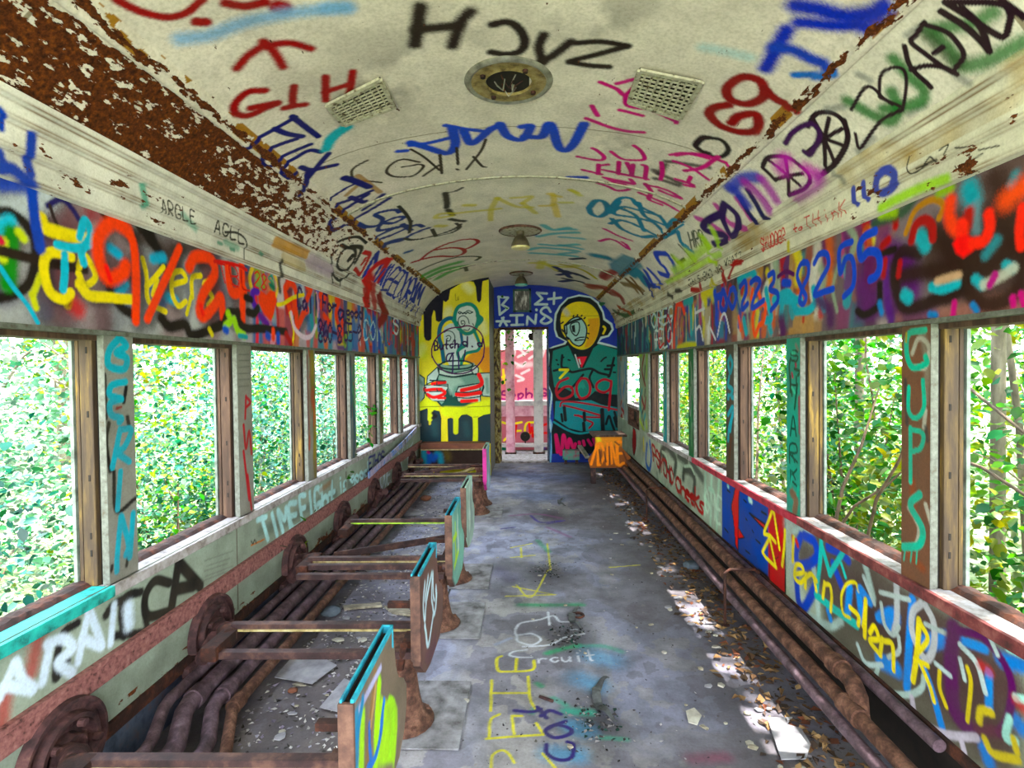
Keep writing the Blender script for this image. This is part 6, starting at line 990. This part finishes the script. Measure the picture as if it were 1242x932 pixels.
def litter(name, n, f, size, m, lab, cat, pal_, flat=.5):
    vs = []; fs = []; cs = []
    for k in range(n):
        x, y, z = f(); s = random.uniform(*size); a = random.random()*6.28; t = random.uniform(-flat, flat); c, d = math.cos(a), math.sin(a)
        w = s*random.uniform(.35, .8); i = len(vs); kk = random.uniform(-.3, .5)*s
        for u, v, h in ((-s, 0, 0), (-s*.2, w, kk), (s, 0, t*s), (-s*.2, -w, kk)): vs.append((x+u*c-v*d, y+u*d+v*c, z+h+s*.35))
        fs += [(i, i+1, i+2), (i, i+2, i+3)]; col = lin(random.choice(pal_))*random.uniform(.7, 1.2); cs += [tuple(np.clip(col, 0, 1))+(1,)]*4
    me = bpy.data.meshes.new(name); me.from_pydata(vs, [], fs); me.materials.append(m)
    at = me.attributes.new('Col', 'FLOAT_COLOR', 'POINT'); at.data.foreach_set('color', np.array(cs, np.float32).ravel())
    return tag(link(bpy.data.objects.new(name, me)), lab, cat, None, 'stuff')
def col_mat(name, rough=.8, trans=0.0, var=.25, nscale=30):
    m, nt, out = mat(name); c = N(nt, 'ShaderNodeAttribute', attribute_name='Col'); n = noise(nt, nscale, 3); r = ramp(nt, n.outputs['Fac'], [(.3, (1-var,)*3+(1,)), (.7, (1, 1, 1, 1))])
    cc = mixc(nt, 1.0, c.outputs['Color'], r.outputs['Color'], 'MULTIPLY'); p = N(nt, 'ShaderNodeBsdfPrincipled'); nt.links.new(cc, p.inputs['Base Color']); p.inputs['Roughness'].default_value = rough
    p.inputs['Specular IOR Level'].default_value = .35
    if trans:
        t = N(nt, 'ShaderNodeBsdfTranslucent'); nt.links.new(cc, t.inputs['Color']); mx = N(nt, 'ShaderNodeMixShader'); mx.inputs[0].default_value = trans
        nt.links.new(p.outputs['BSDF'], mx.inputs[1]); nt.links.new(t.outputs['BSDF'], mx.inputs[2]); nt.links.new(mx.outputs[0], out.inputs['Surface'])
    else: nt.links.new(p.outputs['BSDF'], out.inputs['Surface'])
    return m
M['litter'] = col_mat('dry_litter', .9)
litter('dry_leaves', 1700, lambda: (1.11+.2*random.random()-.22*random.random()**2, 1.3+6.2*random.random()**1.3, .0), (.009, .028), M['litter'], 'brown dead leaves drifted along the right hand pipes', 'leaves', ['#5a4028', '#7a5a38', '#3a2a1c', '#8a6a48', '#a08058', '#6a3a24', '#4a3a34'])
litter('rubble', 3600, lambda: (random.uniform(-1.12, -.5), 1.45+5.4*random.random()**1.4, -.002), (.004, .016), M['litter'], 'fine grey rubble scattered under the seat frames', 'rubble', ['#8a8684', '#5a5654', '#b4b0ac', '#3a3634', '#7a7084', '#9a96a4', '#c8c4c4'])
litter('grit', 900, lambda: (random.gauss(.35, .42), 1.8+6*random.random()**1.4, -.002), (.003, .009), M['litter'], 'fine grit and chips scattered over the aisle floor', 'grit', ['#2a2828', '#5a5654', '#8a8684', '#3a3238', '#a8a4a8'])
litter('hole_dirt', 420, lambda: (lambda c: (random.gauss(c[0], .055), random.gauss(c[1], .075), -.002))(random.choice(((.33, 2.18), (.27, 2.87), (.2, 3.8)))), (.004, .014), M['litter'], 'dark dirt crumbs heaped in the round holes of the aisle', 'dirt', ['#1a1818', '#2a2628', '#4a4648', '#8a8688', '#1a3a34'])
# ================================================================== outdoors: woodland on both sides
GRD = surf_mat('woodland_floor', [(.3, '#3a4a24'), (.45, '#6a7a4a'), (.6, '#98a07a'), (.75, '#b8b49a')], 3, .95, 0, 8, .4, fine=(14, .5))
g = MB(); n = 40; vs = []
for i in range(n+1):
    for j in range(n+1):
        x, y = -32+64*i/n, -14+54*j/n; h = -1.15+.25*math.sin(x*.7)*math.cos(y*.5)+(.09*max(0, abs(x)-5)) if abs(x) > 2.2 else -1.15
        vs.append((x, y, h))
g.add(vs, [(i*(n+1)+j, (i+1)*(n+1)+j, (i+1)*(n+1)+j+1, i*(n+1)+j+1) for i in range(n) for j in range(n)]); S_(g.build('ground', GRD, None, True))
LEAF = col_mat('leaf', .32, .5, .2, 20); BARK = surf_mat('grey_bark', [(.3, '#3a342c'), (.5, '#6a6052'), (.7, '#8f8676')], 9, .9, 0, 7, .6, (1, 1, .25), .02); TWIG = surf_mat('brown_twig', [(.3, '#3a2c20'), (.6, '#6a5440')], 12, .9)
P_L = ['#3c9a2c', '#5cb43c', '#8ccc4c', '#2c8a5c', '#58b490', '#a8d84c', '#c8dc3c', '#1f6a3c', '#7cc8a4', '#b8e0c0']
P_W = ['#a8d8b8', '#c8e4c8', '#8cc4a0', '#5ca878', '#d8ecd0', '#78b884']  # pale tones put the whiteness of sunlit leaves into the leaf colour
P_Y = ['#c0d040', '#a0c840', '#c8d868', '#80bc48', '#d8d450', '#60a848', '#4c9850']
P_B = ['#2c7c64', '#4c9c8c', '#70b8a8', '#2a6a48', '#94ccc0', '#3c8c50', '#c4e0d8']
P_G = ['#4cb01c', '#6cc828', '#84cc48', '#38901c', '#a0d048', '#2c7c24', '#5cb878', '#c8dc98']
def leaves(name, centers, n, size, pal_, parent, spread, droop=.35, seed=0):
    r = np.random.default_rng(seed); C = np.asarray(centers, float); k = r.integers(0, len(C), n)
    pos = C[k]+r.normal(0, 1, (n, 3))*np.asarray(spread)
    a = r.random(n)*2*np.pi; tilt = r.normal(-.2, .45, n); s = r.uniform(size[0], size[1], n)
    d = np.stack([np.cos(a)*np.cos(tilt), np.sin(a)*np.cos(tilt), np.sin(tilt)-droop*.5], 1); d /= np.linalg.norm(d, axis=1)[:, None]
    up = np.array([0, 0, 1])+r.normal(0, .45, (n, 3)); sd = np.cross(d, up); sd /= np.linalg.norm(sd, axis=1)[:, None]; nn = np.cross(sd, d)
    w = s*r.uniform(.30, .42, n); f = s*r.uniform(.02, .16, n)
    base = pos-d*s[:, None]*.5; tip = pos+d*s[:, None]*.5-nn*(s*.06)[:, None]
    q = []
    for t, ww in ((.28, .82), (.6, .9)): q.append((base+d*(s*t)[:, None]+sd*(w*ww)[:, None]+nn*f[:, None], base+d*(s*t)[:, None]-sd*(w*ww)[:, None]+nn*f[:, None], base+d*(s*t)[:, None]))
    V = np.stack([base, q[0][0], q[1][0], tip, q[1][1], q[0][1], q[0][2], q[1][2]], 1)        # 8 verts per leaf
    T = np.array([[0, 1, 6], [0, 6, 5], [1, 2, 6], [2, 7, 6], [6, 7, 5], [7, 4, 5], [2, 3, 7], [7, 3, 4]])
    F = (np.arange(n)[:, None, None]*8+T[None]).reshape(-1, 3)
    me = grid_mesh(name, V.reshape(-1, 3), F); cols = np.array([lin(h) for h in pal_])[r.integers(0, len(pal_), n)]; g_ = cols.mean(1, keepdims=True); cols = np.clip(g_+(cols-g_)*1.25, .004, 1)*r.uniform(.20, .46, (n, 1))
    c = np.ones((n, 8, 4), np.float32); c[:, :, :3] = np.clip(cols, 0, 1)[:, None]; at = me.attributes.new('Col', 'FLOAT_COLOR', 'POINT'); at.data.foreach_set('color', c.ravel())
    me.materials.append(LEAF); return link(bpy.data.objects.new(name, me), parent)
def plant(name, cat, lab, grp, loc, h, rad, n, size, pal_, stems=4, trunk=.0, seed=0, crown=(.25, 1.0), clusters=26, thin=.16, off=0):
    r = random.Random(seed); e = empty(name, loc); tag(e, lab, cat, grp); C = []; mb = MB()
    if trunk:
        lean = (r.uniform(-.06, .06)*h, r.uniform(-.06, .06)*h); tp = [(0, 0, -.2), (lean[0]*.3, lean[1]*.3, h*.4), (lean[0]*.8, lean[1]*.8, h*.75), (lean[0], lean[1], h*.97)]
        mb.tube(tp, [trunk*1.2, trunk, trunk*.7, trunk*.25], 10)
    for k in range(clusters):
        z = h*(crown[0]+(crown[1]-crown[0])*r.random()); a = r.random()*6.28; q = rad*math.sqrt(r.random())*(1.0 if trunk else (.55+.45*math.sin(math.pi*min(1, z/h*.9))))
        C.append((q*math.cos(a)+off*(z/h), q*math.sin(a), z))
    br = MB()
    for k, c in enumerate(C):
        if k >= (stems if not trunk else 12): break
        if trunk: s0 = (0, 0, c[2]*.72); br.tube([s0, (c[0]*.5, c[1]*.5, c[2]*.9), c], [trunk*.35, trunk*.2, .006], 6)
        else: br.tube([(c[0]*.15, c[1]*.15, -.1), (c[0]*.6, c[1]*.6, c[2]*.6), c], [.016, .011, .004], 6)
    if trunk: mb.build('trunk', BARK, e, True); br.build('branches', BARK, e, True)
    else: br.build('stems', TWIG, e, True)
    leaves('foliage', C, n, size, pal_, e, (rad*thin*1.3, rad*thin*1.3, h*thin*.7), seed=seed); return e
sd = 100
ordn = ['nearest', 'second', 'third', 'fourth', 'fifth', 'sixth', 'seventh', 'eighth', 'ninth']
# bushes pressing up to the windows
for i in range(9):
    y = 1.2+i*1.05+.5*max(0, i-5)
    plant('bush', 'bush', 'bright green bush right outside the %s left window' % ordn[i], 'bushes along the left side', (-2.85-.25*(i % 3), y, -1.05), 1.75+.35*((i*7) % 3), .75, 4200, (.032, .07), (P_L, P_B, P_W, P_L, P_B)[i % 5], 7, 0, sd+i, (.2, 1.0), 34, .2)
for i in range(9):
    y = .9+i*1.05+.5*max(0, i-5)
    plant('bush', 'bush', 'leafy green bush right outside the %s right window' % ordn[i], 'bushes along the right side', (2.75+.3*(i % 3), y, -1.05), 1.7+.4*((i*5) % 3), .7, 1900, (.045, .11), (P_G, P_L, P_G, P_Y)[i % 4], 7, 0, sd+20+i, (.2, 1.0), 30, .2)
# second row, taller
for i in range(8):
    y = .6+i*2.0
    plant('understorey_tree', 'tree', 'young slim tree with %s leaves behind the bushes outside the %s left window' % (('yellow green', 'blue green', 'pale green')[i % 3], ordn[i]), 'young trees on the left', (-4.7-.6*(i % 2), y, -1.0), 3.6+.5*(i % 3), 1.25, 3200, (.05, .10), (P_Y, P_B, P_W)[i % 3], 0, .05, sd+40+i, (.18, 1.0), 34, .2)
    plant('understorey_tree', 'tree', 'young slim tree with %s leaves behind the bushes outside the %s right window' % (('fresh green', 'pale green', 'yellow green')[i % 3], ordn[i]), 'young trees on the right', (4.5+.6*(i % 2), y+.3, -1.0), 3.4+.6*(i % 3), 1.2, 2300, (.06, .13), (P_G, P_L, P_Y)[i % 3], 0, .03, sd+60+i, (.18, 1.0), 32, .2)
# deep row
for i in range(7):
    y = -1+i*3.0
    plant('woodland_tree', 'tree', 'tall woodland tree far behind on the left, %s counting from the camera' % ordn[i], 'tall trees on the left', (-9.5-1.4*(i % 2), y, -.9), 7+(i % 3), 2.3, 1900, (.16, .30), (P_B, P_L, P_B)[i % 3], 0, .16, sd+80+i, (.08, 1.0), 40, .2)
    plant('woodland_tree', 'tree', 'tall woodland tree far behind on the right, %s counting from the camera' % ordn[i], 'tall trees on the right', (9+1.4*(i % 2), y+1, -.9), 7+(i % 3), 2.2, 1600, (.16, .30), (P_L, P_G, P_L)[i % 3], 0, .15, sd+100+i, (.08, 1.0), 38, .2)
for i in range(5):
    y = 13.5+i*4.2
    plant('distant_tree', 'tree', 'distant hazy tree seen through the far left windows, %s in depth' % ordn[i], 'distant trees on the left', (-.27*y-.6*(i % 2), y, -.9), 5.5+(i % 2), 2.1, 1900, (.10, .20), (P_B, P_W)[i % 2], 0, .08, sd+170+i, (.06, 1.0), 36, .2)
    plant('distant_tree', 'tree', 'distant hazy tree seen through the far right windows, %s in depth' % ordn[i], 'distant trees on the right', (.23*y+1.0+.8*(i % 2), y, -.9), 5.5+(i % 2), 2.0, 1900, (.10, .20), (P_L, P_G)[i % 2], 0, .08, sd+180+i, (.06, 1.0), 36, .2)
# overhead branches that dapple the sun on the right
for i in range(4):
    y = .8+i*2.0
    plant('overhanging_tree', 'tree', 'tree leaning over the roof on the right, %s counting from the camera' % ordn[i], 'trees overhanging the roof', (4.1, y, -1.0), 7.5, 1.5, 2000, (.09, .18), P_G, 0, .05, sd+130+i, (.66, 1.0), 22, .22, off=-1.2)
plant('leaning_tree', 'tree', 'leafy tree hanging over the gap between the two cars beyond the door', None, (-.9, 9.0, -1.0), 3.9, 1.0, 900, (.05, .10), P_G, 0, .04, sd+150, (.72, 1.0), 18, .2)
plant('background_tree', 'tree', 'leafy tree standing beyond the pink next car, seen over its end through the door', None, (.4, 13.5, -1.0), 5.5, 2.2, 2600, (.07, .14), P_G, 0, .1, sd+160, (.3, 1.0), 36, .2)
# bare sapling stems crossing the right windows, vine stems on the left
for k, (pa, X1, pb, X2, r, lab) in enumerate((((1050, 662), 2.3, (1090, 560), 2.3, .010, 'straight bare sapling stem crossing the second right window'), ((1008, 660), 2.2, (1045, 540), 2.5, .012, 'dark slanting stem at the left of the second right window'), ((1010, 652), 2.2, (1075, 590), 2.4, .009, 'thin brown twig slanting low across the second right window'), ((1175, 470), 2.3, (1242, 525), 2.0, .007, 'thin arching branch across the nearest right window'), ((1170, 560), 2.2, (1242, 600), 2.0, .008, 'low arching branch across the nearest right window'), ((918, 575), 2.6, (925, 440), 3.2, .012, 'thin dark stem in the third right window'), ((1050, 405), 3.4, (1058, 480), 3.2, .010, 'upright thin stem high in the second right window'))):
    a, b_ = Vector(on_x(*pa, X1)), Vector(on_x(*pb, X2)); d = b_-a; mid = (a+b_)/2+Vector((0, .05, .03))
    mb = MB().tube([a-d*.5, a, mid, b_, b_+d*.6], [r*1.3, r*1.15, r, r*.8, r*.4], 8); tag(mb.build('bare_stem', TWIG, None, True), lab, 'stem')
def vine(pts, X, lab, n=60, sd_=1, size=(.04, .075), pal_=None):
    P = [Vector(on_x(x, y, X)) for x, y in pts]; e = empty('vine', P[0]); tag(e, lab, 'vine', 'climbing plants at the left windows'); Q = [p-P[0] for p in P]
    MB().tube([tuple(q) for q in catmull([tuple(q) for q in Q], 5)], .004, 6).build('stem', TWIG, e, True); leaves('foliage', catmull([tuple(q) for q in Q[1:]], 5), n, size, pal_ or ['#2ca01c', '#4cb828', '#6cc83c', '#1f7c24'], e, (.03, .03, .03), seed=sd_)
vine([(318, 690), (335, 660), (362, 640), (378, 612)], -1.41, 'leafy vine tip poking in past the third left post', 34, 5); vine([(405, 640), (412, 600), (416, 575), (430, 545)], -1.42, 'bright vine curling round the fourth left post', 30, 6, (.05, .085)); vine([(446, 580), (449, 540), (452, 505), (456, 488)], -1.42, 'small vine climbing beside the fifth left post', 22, 7, (.05, .08)); vine([(340, 662), (365, 668), (392, 680)], -1.36, 'thin yellow tendril trailing over the third left sill', 8, 8, (.03, .05), ['#b8d048', '#8cc03c'])
p = on_x(1000, 545, 1.9); vine_r = [(958, 560), (1000, 545), (1035, 560)]
# ================================================================== light: open sky and a high sun from the right
w = bpy.data.worlds.new('sky'); SC.world = w; w.use_nodes = True; nt = w.node_tree; nt.nodes.clear()
bg = nt.nodes.new('ShaderNodeBackground'); out = nt.nodes.new('ShaderNodeOutputWorld'); tc = nt.nodes.new('ShaderNodeTexCoord'); sx = nt.nodes.new('ShaderNodeSeparateXYZ'); nt.links.new(tc.outputs['Generated'], sx.inputs[0])
r = ramp(nt, sx.outputs['Z'], [(0, '#f4f8f4'), (.35, '#eef4fa'), (1, '#cfe2f8')]); nt.links.new(r.outputs['Color'], bg.inputs['Color']); bg.inputs['Strength'].default_value = 2.6; nt.links.new(bg.outputs[0], out.inputs['Surface'])
sl = bpy.data.lights.new('sun', 'SUN'); sl.energy = 9.0; sl.angle = math.radians(.9); sl.color = (1, .95, .86); so = bpy.data.objects.new('sun', sl); COL.objects.link(so)
el, az = math.radians(70), math.radians(8); dv = Vector((-math.cos(el)*math.cos(az), math.cos(el)*math.sin(az), -math.sin(el))); so.rotation_euler = dv.to_track_quat('-Z', 'Y').to_euler(); so.location = (4, 2, 8)
SC.view_settings.view_transform = 'Standard'; SC.view_settings.look = 'None'; SC.view_settings.gamma = 1; SC.view_settings.use_curve_mapping = False; SC.view_settings.exposure = 2.5
cy = SC.cycles; cy.max_bounces = 14; cy.diffuse_bounces = 10; cy.transmission_bounces = 6; cy.use_denoising = True; cy.sample_clamp_indirect = 12
